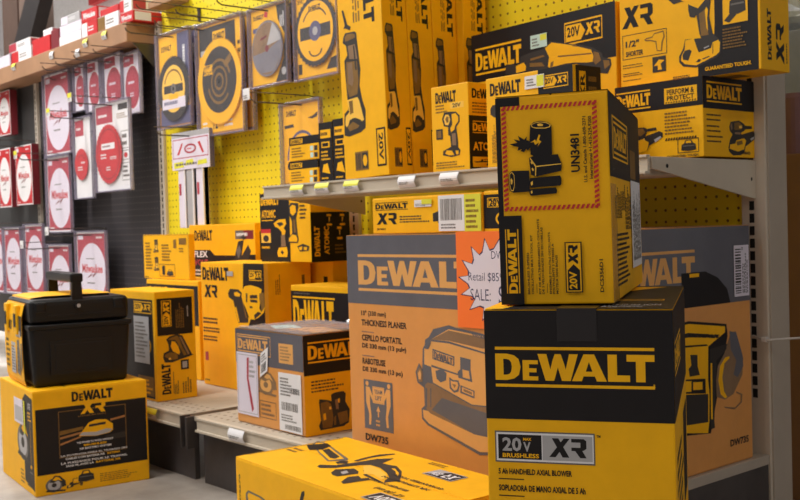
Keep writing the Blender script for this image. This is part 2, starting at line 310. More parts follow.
# ------------------------------------------------------------------ carton
def carton(name, label, cat, x, y, z, yaw, w, d, h, body='Y', group=None, top=True, side_mb=None, bev=.0022, tape='Y', obj_name=None):
    """box with origin at front-left bottom corner; returns object, a dict of Art makers and a finish()"""
    mb = MB(); mb.box((0, 0, 0), (w, d, h), P[body] if isinstance(body, str) else body, bev)
    A = {'F': Art(mb, (0, 0, 0), (w, 0, 0), (0, 0, h), (0, -1, 0)), 'R': Art(mb, (w, 0, 0), (0, d, 0), (0, 0, h), (1, 0, 0)),
         'L': Art(mb, (0, d, 0), (0, -d, 0), (0, 0, h), (-1, 0, 0)), 'T': Art(mb, (0, 0, h), (w, 0, 0), (0, d, 0), (0, 0, 1), .0016 if top else .0003), 'D': Art(mb, (0, d, 0), (w, 0, 0), (0, -d, 0), (0, 0, -1))}
    kids = []
    if top:
        long_x = w >= d; g = .0012; b2 = P[body] if isinstance(body, str) else body
        for s_ in (0, 1):
            f = MB()
            if long_x: f.box((.001, .001 if s_ == 0 else d/2+g, h-.0005), (w-.001, d/2-g if s_ == 0 else d-.001, h+.0012), b2, .0005)
            else: f.box((.001 if s_ == 0 else w/2+g, .001, h-.0005), (w/2-g if s_ == 0 else w-.001, d-.001, h+.0012), b2, .0005)
            kids.append((f, 'flap'))
    def finish():
        o = mb.build(obj_name or name); o.location = (x, y, z); o.rotation_euler = (0, 0, math.radians(yaw))
        tag(o, label, cat, group)
        for m_, n_ in kids: m_.build(n_, o)
        return o
    return mb, A, kids, finish
def sticker(kids, nm, O, U, V, N, draw, base='W', th=.0009):
    m = MB(); O, U, V, N = Vector(O), Vector(U), Vector(V), Vector(N)
    m.prism([(0, 0), (1, 0), (1, 1), (0, 1)], base, O, U, V, N, th)
    if draw: draw(Art(m, O+N*th, U, V, N, .0002))
    kids.append((m, nm)); return m

# ================================================================== THE SETTING
YW = 1.912                       # plane of the pegboard
def slab(name, a, b, m, bev=0):
    q = MB(); q.box(a, b, m, bev); return struct(q, name)
slab('floor', (-18, -5, -.05), (4, 8, 0), M_floor)
slab('ceiling', (-18, -5, 4.5), (4, 8, 4.55), mat('white_ceiling', (215, 215, 215), .8))
slab('wall_back', (-18, 6, 0), (4, 6.1, 4.5), mat('pale_grey_wall', (228, 230, 234), .8))
slab('wall_left', (-18.1, -5, 0), (-18, 8, 4.5), mat('grey_side_wall', (190, 190, 196), .8))
M_yp = holes('yellow_pegboard', (238, 214, 12), (120, 88, 6), -1.395, .7033)
M_kp = holes('black_pegboard', (50, 46, 50), (112, 104, 100), -1.395, .7033, r=.11)
M_dk = mat('smooth_dark_panel', (62, 62, 62), .5)
def panel(name, a, b, m, label, cat='pegboard'):
    q = MB(); q.box(a, b, m); return struct(q, name)
panel('wall_pegboard_yellow', (-3.62, YW, .16), (-2.46, YW+.006, 1.9), M_yp, '')
panel('wall_pegboard_yellow_right', (-2.42, YW, .16), (-1.15, YW+.006, 1.9), M_yp, '')
panel('wall_pegboard_black', (-4.87, YW, .16), (-3.66, YW+.006, 1.388), M_kp, '')
panel('wall_panel_dark', (-6.2, YW, .16), (-4.91, YW+.006, 1.388), M_dk, '')
def upright(X, z1, w=.042, label=''):
    q = MB(); q.box((X-w/2, YW-.012, 0), (X+w/2, YW+.055, z1), M_post, .0015)
    z = .268
    while z < z1-.03:
        q.add([(X-.0045, YW-.0125, z), (X+.0045, YW-.0125, z), (X+.0045, YW-.0125, z+.0185), (X-.0045, YW-.0125, z+.0185)], [(0, 1, 2, 3)], 'x'); z += .0254
    o = q.build('gondola_upright'); tag(o, label, 'upright'); return o
upright(-3.64, 1.47, .042, 'cream slotted upright between the black and the yellow pegboard')
upright(-2.44, 1.9, .042, 'cream slotted upright behind the end of the upper shelf, half hidden by boxes')
upright(-4.89, 1.385, .03, 'slotted upright at the far left between dark panel and black pegboard')
q = MB(); q.box((-1.152, YW-.012, 0), (-1.098, YW+.065, 1.9), M_post, .0012); z = .268
z = .2915
while z < 1.86:
    q.add([(-1.1345, YW-.0125, z), (-1.1235, YW-.0125, z), (-1.1235, YW-.0125, z+.0185), (-1.1345, YW-.0125, z+.0185)], [(0, 1, 2, 3)], 'x'); z += .0254
o = q.build('gondola_upright'); tag(o, 'cream slotted end upright on the right with grey side face', 'upright')
e = MB(); e.box((-1.098, YW-.006, 0), (-1.094, YW+.064, 1.9), mat('grey_painted_end_panel', (176, 164, 150), .5, noise=.08, nscale=5), .001); e.build('side_panel', o)

# base decks
def deck(x0, x1, label):
    r = empty('base_shelf', ((x0+x1)/2, 1.35, 0)); tag(r, label, 'shelf')
    def bld(m, n):
        ob = m.build(n, r); ob.location = -Vector(r.location); return ob
    m = MB(); m.box((x0, 1.322, .166), (x1, YW-.014, .1785), holes('perforated_beige_deck', (180, 168, 150), (120, 108, 92), 0, 0, r=.0, axes=('X', 'Y')), .001)
    for i in range(int((x1-x0)/.03)):
        for j in range(3): m.add([(x0+.02+i*.03+dx, 1.35+j*.028+dy, .1788) for dx, dy in ((0, 0), (.009, 0), (.009, .009), (0, .009))], [(0, 1, 2, 3)], mat('perforation_shade', (126, 112, 96), .8))
    bld(m, 'deck_plate')
    m = MB(); m.box((x0+.03, 1.312, .143), (x1-.0, 1.3225, .180), M_steel, .0015); m.box((x0+.03, 1.306, .143), (x1, 1.313, .149), M_steel, .001); m.box((x0+.03, 1.309, .174), (x1, 1.313, .180), M_steel, .001); bld(m, 'price_channel')
    m = MB(); m.box((x0+.005, 1.345, 0), (x1-.005, 1.36, .165), M_kick, .001); bld(m, 'kick_plate')
    return r
deck(-3.62, -2.44, 'beige steel base shelf with charcoal kick plate under the tool case boxes')
dr = deck(-2.40, -1.11, 'beige steel base shelf carrying the large wrapped planer box')
m = MB(); m.box((-1.11, 1.325, 0), (-1.102, YW-.014, .160), M_kick, .001); o = m.build('end_plate', dr); o.location = -Vector(dr.location)
m = MB(); m.box((-1.112, 1.325, .160), (-1.100, YW-.014, .1795), mat('grey_painted_end_panel', (150, 140, 130)), .001); o = m.build('deck_edge', dr); o.location = -Vector(dr.location)
q = MB(); q.box((-2.4385, 1.30, .095), (-2.434, 1.33, .178), M_kick, .001); q.box((-2.412, 1.30, .095), (-2.4015, 1.33, .178), M_kick, .001); q.box((-2.435, 1.322, .10), (-2.411, 1.33, .166), 'x'); 
tag(q.build('base_bracket'), 'dark steel base bracket in the gap between the two bottom shelves', 'bracket')

# upper shelf
ush = empty('upper_shelf', (-1.75, 1.73, .774)); tag(ush, 'cream steel upper shelf on tapered brackets, loaded with yellow tool boxes', 'shelf')
def sub(m, n, r):
    ob = m.build(n, r); ob.location = -Vector(r.location); return ob
m = MB(); m.box((-2.38, 1.552, .763), (-1.125, YW-.013, .774), M_steel, .001); sub(m, 'shelf_plate', ush)
m = MB(); m.box((-2.38, 1.545, .742), (-1.122, 1.5525, .777), M_steel, .0015); m.box((-2.38, 1.537, .742), (-1.122, 1.546, .7475), M_steel, .001); m.box((-2.38, 1.541, .772), (-1.122, 1.546, .777), M_steel, .001); sub(m, 'price_channel', ush)
for X in (-2.385, -1.122):
    m = MB(); m.prism([(1.555, .752), (1.60, .745), (YW-.012, .695), (YW-.012, .772), (1.555, .772)], M_steel, (X-.0025, 0, 0), (0, 1, 0), (0, 0, 1), (1, 0, 0), .005)
    m.add([(X+.0028, 1.60+dy, .757+dz) for dy, dz in ell(0, 0, .004, .004, 10)], [tuple(range(10))], 'x'); m.add([(X+.0028, 1.885+dy, .735+dz) for dy, dz in ell(0, 0, .003, .004, 10)], [tuple(range(10))], 'x')
    sub(m, 'shelf_bracket', ush)
m = MB(); m.box((-2.36, 1.56, .74), (-1.14, 1.70, .7625), M_steel, .004); m.box((-2.3, 1.72, .748), (-1.2, 1.74, .7625), M_steel, .002); sub(m, 'stiffener', ush)

# price tags clipped in the channels
def ptag(name, x, y, z, w, h, kind, label, cat='price tag', lean=0):
    m = MB(); n = 6; pr = [(-math.sin(a*PI/n)*.006, h*(.5-a/n)) for a in range(n+1)]
    vs = []; fs = []
    for i, (dy, dz) in enumerate(pr): vs += [(0, dy, dz), (w, dy, dz)]
    b = len(vs); vs += [(a, b_+.001, c) for a, b_, c in vs]
    for i in range(n): fs += [(2*i, 2*i+1, 2*i+3, 2*i+2), (b+2*i, b+2*i+1, b+2*i+3, b+2*i+2)]
    fs += [(0, 1, b+1, b), (2*n, 2*n+1, b+2*n+1, b+2*n)]
    m.add(vs, fs[:6] if kind == 'L' else fs, 'L' if kind == 'L' else 'W')
    if kind == 'L': m.add(vs, fs[6:], 'W')
    A = Art(m, (0, -.0066, -h*.32), (w, 0, 0), (0, .0, h*.6), (0, -1, 0), .0002); A.lines(.12, .1, .85, .55, 'G', 2, seed=int(abs(x)*100)); 
    o = m.build(name); o.location = (x, y, z); tag(o, label, cat, None)
for i, (x, k, lb) in enumerate([(-2.235, 'L', 'leftmost small yellow and white tag on the upper shelf edge'), (-2.125, 'L', 'yellow and white price tag on shelf edge under the black battery cards'), (-2.005, 'L', 'yellow topped price tag on shelf edge under the tallest yellow box'), (-1.80, 'W', 'white curled price tag on shelf edge left of the work light box'), (-1.66, 'W', 'white curled price tag on shelf edge under the work light box')]):
    ptag('price_tag', x, 1.536, .760, .058, .026, k, lb)
ptag('price_tag', -2.655, 1.304, .163, .085, .03, 'L', 'yellow and white price tag on the bottom shelf edge beside the stacked saw box')
ptag('price_tag', -2.195, 1.304, .163, .07, .03, 'W', 'white curled price tag on the right bottom shelf edge')

# zip tie on the end upright
q = MB(); q.tube([(-1.129, YW-.016, .418), (-1.10, YW-.03, .414), (-1.085, YW-.035, .414), (-1.02, 1.95, .418), (-.93, 2.0, .416)], .0022, mat('white_nylon', (200, 192, 184), .4)); q.box((-1.10, YW-.038, .409), (-1.088, YW-.026, .420), mat('white_nylon', (0, 0, 0)), .002)
q.box((-1.03, 1.935, .413), (-1.018, 1.950, .423), mat('white_nylon', (0, 0, 0)), .002)
tag(q.build('cable_tie'), 'thin white cable tie looped through the right end upright', 'cable tie')

# wooden shelf over the black pegboard
wsh = empty('wooden_shelf', (-4.9, 1.9, 1.42)); tag(wsh, 'tan wooden shelf board above the black pegboard, loaded with red boxes', 'shelf')
m = MB(); m.box((-6.3, 1.785, 1.388), (-3.664, 2.25, 1.464), M_wood, .003); sub(m, 'board', wsh)
m = MB(); m.prism([(1.81, 1.386), (YW-.013, 1.386), (YW-.013, 1.30), (1.895, 1.30)], M_wire, (-3.669, 0, 0), (0, 1, 0), (0, 0, 1), (1, 0, 0), .005); sub(m, 'shelf_bracket', wsh)
for i, (x, z, k, lb) in enumerate([(-4.85, 1.447, 'L', 'lowest yellow and white tag, far left on the wooden shelf edge'), (-4.40, 1.437, 'W', 'small white tag on the wooden shelf edge over the white saw blade pack'), (-4.13, 1.408, 'W', 'dull tag low on the wooden shelf edge between its two neighbours'), (-4.05, 1.437, 'L', 'yellow and white tag in the middle of the wooden shelf edge'), (-3.87, 1.440, 'L', 'rightmost yellow and white tag on the wooden shelf edge')]):
    ptag('price_tag', x, 1.783, z, .04, .032, k, lb)
# yellow topped board over the yellow pegboard, corner only
q = MB(); q.box((-3.59, 1.84, 1.503), (-3.40, YW-.005, 1.53), M_wood, .002); tag(q.build('shelf_end'), 'corner of a tan shelf board above the first yellow saw blade pack', 'shelf')

# things seen beyond the gondola
def block(name, label, cat, a, b, m, bev=.004, rz=0):
    c0 = Vector(((a[0]+b[0])/2, (a[1]+b[1])/2, a[2])); q = MB(); q.box(Vector(a)-c0, Vector(b)-c0, m, bev); o = q.build(name); o.location = c0; o.rotation_euler = (0, 0, rz); tag(o, label, cat); return o
block('timber_post', 'dark brown timber post far left beyond the wooden shelf', 'post', (-6.95, 2.5, 0), (-6.68, 2.7, 4.4), M_brown)
block('timber_post', 'taupe timber post between the brown post and the black slanted beam', 'post', (-6.65, 2.5, 0), (-6.38, 2.62, 4.4), M_taupe)
q = MB(); q.prism([(-8.15, 0), (-7.8, 0), (-5.33, 2.9), (-5.56, 2.9)], mat('black_steel_beam', (34, 28, 30), .6), (0, 2.40, 0), (1, 0, 0), (0, 0, 1), (0, 1, 0), .08)
tag(q.build('slanted_beam'), 'black slanted beam leaning behind the red boxes at upper left', 'beam')
q = MB(); q.box((-13.2, 5.9, 3.70), (-9.5, 5.98, 4.2), 'R'); tag(q.build('red_sign_band'), 'red band high on the far back wall above the red boxes', 'sign')
block('storage_cabinet', 'grey cabinet behind the right end of the shelving', 'cabinet', (-1.75, 2.62, 0), (-.5, 3.1, 1.155), mat('grey_cabinet_paint', (128, 130, 138), .5, noise=.1))
block('storage_carton', 'big plain brown carton at the right edge behind the upright', 'carton', (-1.62, 2.22, 0), (-.9, 2.6, .800), mat('brown_cardboard', (128, 88, 58), .75, noise=.12, nscale=4))
for X, lb in ((-1.345, 'dull pink roll standing on the brown carton next to the upright'), (-1.262, 'dull pink roll standing on the brown carton, outermost at right edge')):
    q = MB(); q.tube([(0, 0, 0), (0, 0, .004), (0, 0, .135), (0, 0, .147)], [.030, .036, .036, .028], mat('dull_pink_wrap', (122, 82, 84), .5), 24); o = q.build('wrapped_roll', smooth=False); o.location = (X, 2.32, .8005); tag(o, lb, 'roll')
bm = bmesh.new(); bmesh.ops.create_icosphere(bm, subdivisions=4, radius=1)
for v in bm.verts:
    k = 1+.12*math.sin(v.co.x*9+v.co.z*5)*math.sin(v.co.y*11)+random.uniform(-.06, .06); v.co = Vector((v.co.x*.45*k, v.co.y*.18*k, max(0, (v.co.z*.5+.42)*.3*k)))
q = MB(); q.frombm(bm, mat('crumpled_clear_wrap', (196, 200, 208), .15, coat=1, noise=.25, nscale=25)); o = q.build('wrapped_bundle'); o.location = (-1.45, 2.85, 1.156); tag(o, 'crumpled plastic wrapped bundle on the grey cabinet, upper right corner', 'bundle')

# artwork outlines in face coordinates
TR = {}
TR['planer_front'] = [('H',[(0.369,0.431),(0.374,0.52),(0.394,0.555),(0.424,0.606),(0.494,0.628),(0.525,0.62),(0.625,0.607),(0.757,0.573),(0.795,0.533),(0.79,0.344),(0.746,0.146),(0.611,0.117),(0.388,0.197),(0.362,0.22),(0.361,0.264),(0.376,0.278),(0.375,0.355),(0.345,0.373),(0.337,0.416),(0.355,0.457)]),('o',[(0.381,0.52),(0.398,0.539),(0.413,0.562),(0.493,0.612),(0.635,0.596),(0.757,0.563),(0.78,0.521),(0.776,0.351),(0.638,0.319),(0.584,0.316),(0.417,0.382),(0.41,0.447),(0.379,0.454)]),('h',[(0.413,0.562),(0.493,0.607),(0.635,0.589),(0.757,0.558),(0.633,0.546),(0.492,0.564)]),('H',[(0.413,0.562),(0.492,0.562),(0.628,0.535),(0.775,0.506),(0.775,0.501),(0.628,0.528),(0.491,0.553),(0.413,0.554)]),('H',[(0.419,0.524),(0.515,0.502),(0.514,0.462),(0.418,0.481)]),('o',[(0.423,0.517),(0.51,0.497),(0.509,0.467),(0.422,0.484)]),('H',[(0.54,0.503),(0.584,0.497),(0.583,0.457),(0.589,0.406),(0.53,0.417),(0.527,0.44),(0.539,0.452)]),('o',[(0.548,0.453),(0.575,0.45),(0.579,0.417),(0.549,0.421)]),('H',[(0.412,0.456),(0.533,0.432),(0.533,0.426),(0.412,0.447)]),('H',[(0.43,0.433),(0.46,0.444),(0.479,0.428),(0.476,0.399),(0.452,0.387),(0.434,0.401)]),('H',[(0.49,0.414),(0.507,0.405),(0.53,0.406),(0.536,0.388),(0.529,0.36),(0.51,0.352),(0.491,0.369)]),('o',[(0.496,0.402),(0.507,0.398),(0.525,0.399),(0.529,0.385),(0.523,0.367),(0.511,0.361),(0.498,0.374)]),('h',[(0.502,0.389),(0.52,0.386),(0.513,0.372)]),('H',[(0.538,0.388),(0.597,0.373),(0.596,0.342),(0.537,0.356)]),('o',[(0.545,0.381),(0.592,0.369),(0.592,0.35),(0.544,0.362)]),('h',[(0.551,0.375),(0.586,0.366),(0.586,0.355),(0.551,0.365)]),('h',[(0.381,0.367),(0.393,0.379),(0.417,0.377),(0.584,0.311),(0.638,0.314),(0.776,0.341),(0.769,0.27),(0.587,0.196),(0.389,0.252),(0.381,0.278)]),('H',[(0.408,0.266),(0.456,0.323),(0.769,0.27),(0.747,0.196),(0.592,0.197)]),('o',[(0.368,0.26),(0.392,0.258),(0.404,0.249),(0.592,0.197),(0.737,0.194),(0.731,0.153),(0.614,0.13),(0.394,0.206),(0.37,0.227)]),('h',[(0.344,0.417),(0.359,0.443),(0.371,0.42),(0.369,0.378),(0.352,0.376)]),('o',[(0.349,0.412),(0.359,0.428),(0.364,0.413),(0.362,0.388),(0.353,0.387)]),('H',[(0.387,0.559),(0.405,0.572),(0.413,0.565),(0.412,0.545),(0.4,0.52),(0.383,0.521)]),('H',[(0.383,0.354),(0.39,0.355),(0.388,0.274),(0.381,0.273)]),('H',[(0.404,0.357),(0.409,0.357),(0.407,0.277),(0.402,0.276)])]
TR['planer_side'] = [('K',[(0.486,0.614),(0.588,0.627),(0.83,0.593),(0.837,0.545),(0.714,0.154),(0.472,0.18)]),('Y',[(0.486,0.608),(0.588,0.616),(0.82,0.584),(0.819,0.559),(0.708,0.512),(0.703,0.375),(0.71,0.317),(0.705,0.202),(0.696,0.158),(0.473,0.196),(0.474,0.24),(0.494,0.348)]),('k',[(0.485,0.576),(0.587,0.58),(0.773,0.552),(0.781,0.541),(0.586,0.562),(0.485,0.559)]),('K',[(0.492,0.536),(0.699,0.522),(0.708,0.515),(0.492,0.527)]),('k',[(0.594,0.491),(0.639,0.486),(0.638,0.441),(0.651,0.403),(0.588,0.404),(0.582,0.436),(0.6,0.448)]),('K',[(0.488,0.404),(0.686,0.383),(0.687,0.322),(0.486,0.349)]),('Y',[(0.496,0.396),(0.598,0.385),(0.596,0.342),(0.495,0.354)]),('Y',[(0.608,0.379),(0.667,0.373),(0.666,0.341),(0.607,0.347)]),('k',[(0.478,0.345),(0.701,0.318),(0.698,0.203),(0.474,0.218)]),('k',[(0.718,0.5),(0.836,0.51),(0.847,0.497),(0.76,0.449),(0.743,0.265),(0.737,0.197),(0.715,0.189)]),('Y',[(0.72,0.442),(0.731,0.441),(0.727,0.21),(0.716,0.212)]),('h',[(0.857,0.555),(0.891,0.557),(0.903,0.514),(0.939,0.439),(0.931,0.368),(0.867,0.294),(0.81,0.279),(0.755,0.298),(0.754,0.368),(0.767,0.425),(0.816,0.477)]),('Y',[(0.816,0.454),(0.844,0.456),(0.846,0.448),(0.811,0.431),(0.795,0.374),(0.804,0.315),(0.825,0.288),(0.81,0.284),(0.781,0.306),(0.768,0.366),(0.781,0.423)]),('H',[(0.849,0.561),(0.894,0.551),(0.934,0.451),(0.938,0.403),(0.898,0.361),(0.87,0.376),(0.891,0.433),(0.854,0.484)]),('k',[(0.743,0.485),(0.827,0.499),(0.826,0.488),(0.746,0.473)]),('h',[(0.886,0.303),(0.928,0.285),(0.923,0.25),(0.874,0.228),(0.809,0.244),(0.8,0.251),(0.875,0.236),(0.914,0.254),(0.917,0.283),(0.886,0.296)]),('k',[(0.712,0.195),(0.737,0.197),(0.74,0.173),(0.718,0.171)])]
TR['stick'] = [('k',[(0.108,0.462),(0.157,0.475),(0.381,0.472),(0.417,0.465),(0.421,0.447),(0.442,0.407),(0.473,0.346),(0.436,0.295),(0.482,0.25),(0.548,0.214),(0.529,0.158),(0.424,0.147),(0.141,0.139),(0.032,0.145),(0.041,0.19),(0.055,0.216),(0.149,0.227),(0.114,0.347),(0.107,0.387),(0.187,0.402),(0.163,0.434),(0.089,0.445)]),('D',[(0.139,0.461),(0.194,0.47),(0.306,0.468),(0.379,0.463),(0.385,0.452),(0.227,0.448),(0.151,0.448)]),('h',[(0.204,0.432),(0.373,0.431),(0.398,0.408),(0.418,0.382),(0.229,0.388)]),('D',[(0.152,0.381),(0.398,0.376),(0.422,0.312),(0.376,0.27),(0.188,0.266),(0.135,0.303)]),('h',[(0.181,0.376),(0.286,0.375),(0.303,0.316),(0.27,0.299),(0.182,0.31)]),('k',[(0.327,0.428),(0.357,0.427),(0.392,0.348),(0.355,0.349)]),('y',[(0.125,0.258),(0.374,0.261),(0.409,0.251),(0.46,0.216),(0.505,0.184),(0.393,0.178),(0.247,0.19),(0.091,0.171),(0.062,0.18),(0.083,0.206),(0.17,0.218)]),('D',[(0.17,0.253),(0.26,0.254),(0.266,0.211),(0.19,0.209)]),('k',[(0.171,0.192),(0.286,0.198),(0.432,0.186),(0.482,0.163),(0.239,0.155),(0.124,0.148),(0.104,0.162)]),('D',[(0.106,0.171),(0.246,0.185),(0.391,0.169),(0.353,0.162),(0.164,0.156)]),('y',[(0.214,0.212),(0.327,0.214),(0.353,0.196),(0.248,0.196)])]
TR['chainsaw'] = [('G',[(0.012,0.662),(-0.01,0.716),(0.01,0.76),(0.105,0.713),(0.319,0.574),(0.334,0.539),(0.297,0.422),(0.168,0.518)]),('Y',[(0.033,0.653),(0.012,0.701),(0.027,0.734),(0.112,0.69),(0.304,0.555),(0.287,0.448),(0.168,0.532)]),('k',[(0.131,0.596),(0.131,0.657),(0.269,0.566),(0.283,0.507),(0.259,0.494)]),('k',[(0.053,0.674),(0.05,0.69),(0.066,0.679),(0.071,0.66)]),('k',[(0.337,0.279),(0.322,0.324),(0.364,0.394),(0.38,0.577),(0.386,0.727),(0.419,0.83),(0.453,0.677),(0.484,0.681),(0.516,0.703),(0.589,0.633),(0.636,0.557),(0.685,0.465),(0.669,0.369),(0.652,0.388),(0.625,0.473),(0.572,0.532),(0.499,0.586),(0.443,0.587),(0.419,0.519),(0.396,0.349),(0.362,0.271)]),('Y',[(0.533,0.631),(0.541,0.65),(0.599,0.594),(0.636,0.529),(0.617,0.543),(0.575,0.602)]),('k',[(0.325,0.451),(0.323,0.515),(0.348,0.532),(0.37,0.487),(0.351,0.431)]),('k',[(0.353,0.57),(0.339,0.69),(0.337,0.828),(0.362,0.926),(0.373,0.909),(0.36,0.793),(0.357,0.703),(0.369,0.579)]),('k',[(0.443,0.253),(0.415,0.329),(0.449,0.438),(0.493,0.412),(0.516,0.372),(0.501,0.227),(0.473,0.224)]),('S',[(0.457,0.311),(0.454,0.367),(0.483,0.345),(0.489,0.286)]),('k',[(0.568,0.163),(0.53,0.271),(0.542,0.34),(0.575,0.315),(0.585,0.362),(0.61,0.337),(0.593,0.146)]),('D',[(0.494,0.447),(0.471,0.52),(0.484,0.513),(0.514,0.43)]),('k',[(0.54,0.379),(0.534,0.413),(0.655,0.366),(0.65,0.349)]),('y',[(0.443,0.522),(0.443,0.574),(0.514,0.557),(0.596,0.495),(0.626,0.434),(0.64,0.389),(0.558,0.439),(0.534,0.401)])]
TR['chain_side'] = [('G',[(0.073,0.71),(0.091,0.746),(0.183,0.737),(0.276,0.693),(0.264,0.672),(0.157,0.676),(0.093,0.613),(0.072,0.648)]),('Y',[(0.086,0.704),(0.096,0.727),(0.17,0.722),(0.241,0.689),(0.145,0.685),(0.094,0.636)]),('k',[(0.44,0.834),(0.455,0.909),(0.472,0.923),(0.472,0.892),(0.458,0.829)])]
TR['drill'] = [('k',[(0.164,0.835),(0.374,0.856),(0.38,0.597),(0.415,0.56),(0.474,0.567),(0.521,0.553),(0.52,0.498),(0.53,0.444),(0.565,0.433),(0.576,0.452),(0.596,0.31),(0.607,0.279),(0.492,0.289),(0.479,0.227),(0.448,0.174),(0.447,0.133),(0.476,0.097),(0.569,0.076),(0.716,0.127),(0.741,0.159),(0.741,0.238),(0.686,0.299),(0.664,0.423),(0.681,0.567),(0.708,0.82),(0.363,0.906)]),('Y',[(0.287,0.782),(0.36,0.789),(0.385,0.807),(0.663,0.808),(0.683,0.668),(0.661,0.605),(0.635,0.542),(0.589,0.495),(0.543,0.522),(0.451,0.593),(0.357,0.625),(0.285,0.688)]),('D',[(0.594,0.454),(0.634,0.474),(0.649,0.403),(0.658,0.293),(0.607,0.294),(0.6,0.367)]),('Y',[(0.636,0.474),(0.648,0.494),(0.658,0.469),(0.651,0.414),(0.655,0.322),(0.645,0.347)]),('Y',[(0.494,0.283),(0.556,0.285),(0.577,0.21),(0.588,0.18),(0.673,0.196),(0.685,0.235),(0.724,0.247),(0.735,0.226),(0.73,0.161),(0.705,0.141),(0.569,0.091),(0.488,0.112),(0.461,0.143),(0.466,0.177),(0.49,0.219)]),('k',[(0.488,0.208),(0.525,0.213),(0.539,0.196),(0.514,0.134),(0.477,0.146),(0.472,0.176)]),('k',[(0.566,0.249),(0.652,0.254),(0.679,0.236),(0.668,0.204),(0.588,0.185)]),('S',[(0.623,0.208),(0.662,0.218),(0.66,0.21),(0.626,0.2)]),('k',[(0.565,0.114),(0.587,0.134),(0.606,0.127),(0.592,0.11)]),('k',[(0.613,0.133),(0.661,0.145),(0.661,0.137),(0.615,0.124)]),('k',[(0.685,0.226),(0.689,0.227),(0.688,0.157),(0.683,0.156)])]
TR['stapler'] = [('k',[(0.257,0.681),(0.266,0.746),(0.325,0.74),(0.341,0.722),(0.369,0.747),(0.376,0.781),(0.43,0.791),(0.536,0.8),(0.547,0.832),(0.588,0.841),(0.727,0.792),(0.76,0.785),(0.859,0.743),(0.913,0.699),(0.922,0.669),(0.967,0.651),(0.971,0.614),(0.947,0.563),(0.892,0.577),(0.8,0.636),(0.743,0.666),(0.573,0.659),(0.542,0.645),(0.416,0.678),(0.329,0.668)]),('Y',[(0.548,0.802),(0.593,0.83),(0.726,0.786),(0.849,0.731),(0.862,0.686),(0.857,0.654),(0.819,0.656),(0.743,0.671),(0.684,0.675),(0.574,0.669),(0.564,0.68),(0.575,0.737)]),('D',[(0.631,0.736),(0.636,0.725),(0.851,0.702),(0.849,0.712)]),('D',[(0.717,0.791),(0.746,0.79),(0.765,0.767),(0.736,0.775)]),('Y',[(0.339,0.722),(0.396,0.737),(0.412,0.709),(0.408,0.679),(0.34,0.676)]),('D',[(0.445,0.753),(0.535,0.76),(0.545,0.748),(0.445,0.738)]),('D',[(0.439,0.724),(0.523,0.713),(0.543,0.684),(0.438,0.699)]),('D',[(0.863,0.718),(0.895,0.703),(0.909,0.653),(0.875,0.632),(0.862,0.653)]),('D',[(0.922,0.651),(0.958,0.644),(0.962,0.615),(0.929,0.594)]),('D',[(0.585,0.701),(0.605,0.707),(0.599,0.674),(0.579,0.668)])]
TR['nailer'] = [('K',[(0.695,1.083),(1.09,1.084),(1.056,0.524),(0.744,0.507),(0.781,0.569),(0.666,0.624)]),('Y',[(0.659,0.78),(0.713,0.825),(0.798,0.835),(0.913,0.821),(0.961,0.806),(0.919,0.661),(0.95,0.628),(0.815,0.571),(0.773,0.569),(0.703,0.669),(0.638,0.719)]),('k',[(0.445,0.76),(0.477,0.797),(0.609,0.796),(0.662,0.771),(0.656,0.737),(0.748,0.576),(0.746,0.542),(0.592,0.534),(0.524,0.706),(0.455,0.73)]),('Y',[(0.537,0.768),(0.59,0.778),(0.641,0.758),(0.622,0.74),(0.553,0.742)]),('Y',[(0.547,0.654),(0.568,0.659),(0.613,0.544),(0.595,0.538)]),('D',[(0.655,0.719),(0.671,0.702),(0.732,0.584),(0.714,0.575)]),('k',[(0.723,0.769),(0.747,0.77),(0.743,0.701),(0.722,0.7)]),('k',[(0.785,0.758),(0.893,0.762),(0.899,0.736),(0.783,0.731)]),('k',[(0.783,0.724),(0.89,0.723),(0.897,0.702),(0.79,0.703)]),('k',[(0.771,0.672),(0.813,0.672),(0.82,0.657),(0.778,0.657)]),('D',[(0.926,0.775),(0.992,0.782),(1.014,0.749),(1.009,0.673),(0.966,0.629),(0.95,0.628),(0.945,0.679),(0.924,0.729)]),('Y',[(0.999,0.778),(1.023,0.766),(1.02,0.665),(0.982,0.63),(0.899,0.588),(0.835,0.568),(0.823,0.573),(0.95,0.633),(0.998,0.673),(1.003,0.748)]),('k',[(0.837,0.606),(0.901,0.635),(0.95,0.624),(0.848,0.573)])]
TR['brad'] = [('k',[(0.166,0.399),(0.186,0.438),(0.317,0.459),(0.308,0.515),(0.258,0.563),(0.342,0.588),(0.537,0.604),(0.661,0.584),(0.884,0.409),(0.926,0.397),(0.797,0.382),(0.656,0.372),(0.543,0.362),(0.403,0.347),(0.211,0.351)]),('D',[(0.202,0.407),(0.231,0.426),(0.356,0.442),(0.521,0.424),(0.53,0.373),(0.377,0.369)]),('D',[(0.298,0.557),(0.368,0.574),(0.522,0.589),(0.575,0.566),(0.638,0.492),(0.757,0.404),(0.686,0.397),(0.543,0.511),(0.477,0.55)]),('Y',[(0.393,0.543),(0.475,0.534),(0.554,0.485),(0.591,0.432),(0.561,0.412),(0.412,0.45),(0.361,0.493)]),('y',[(0.296,0.388),(0.352,0.391),(0.364,0.375),(0.309,0.372)]),('h',[(0.576,0.577),(0.632,0.575),(0.828,0.412),(0.785,0.403)])]
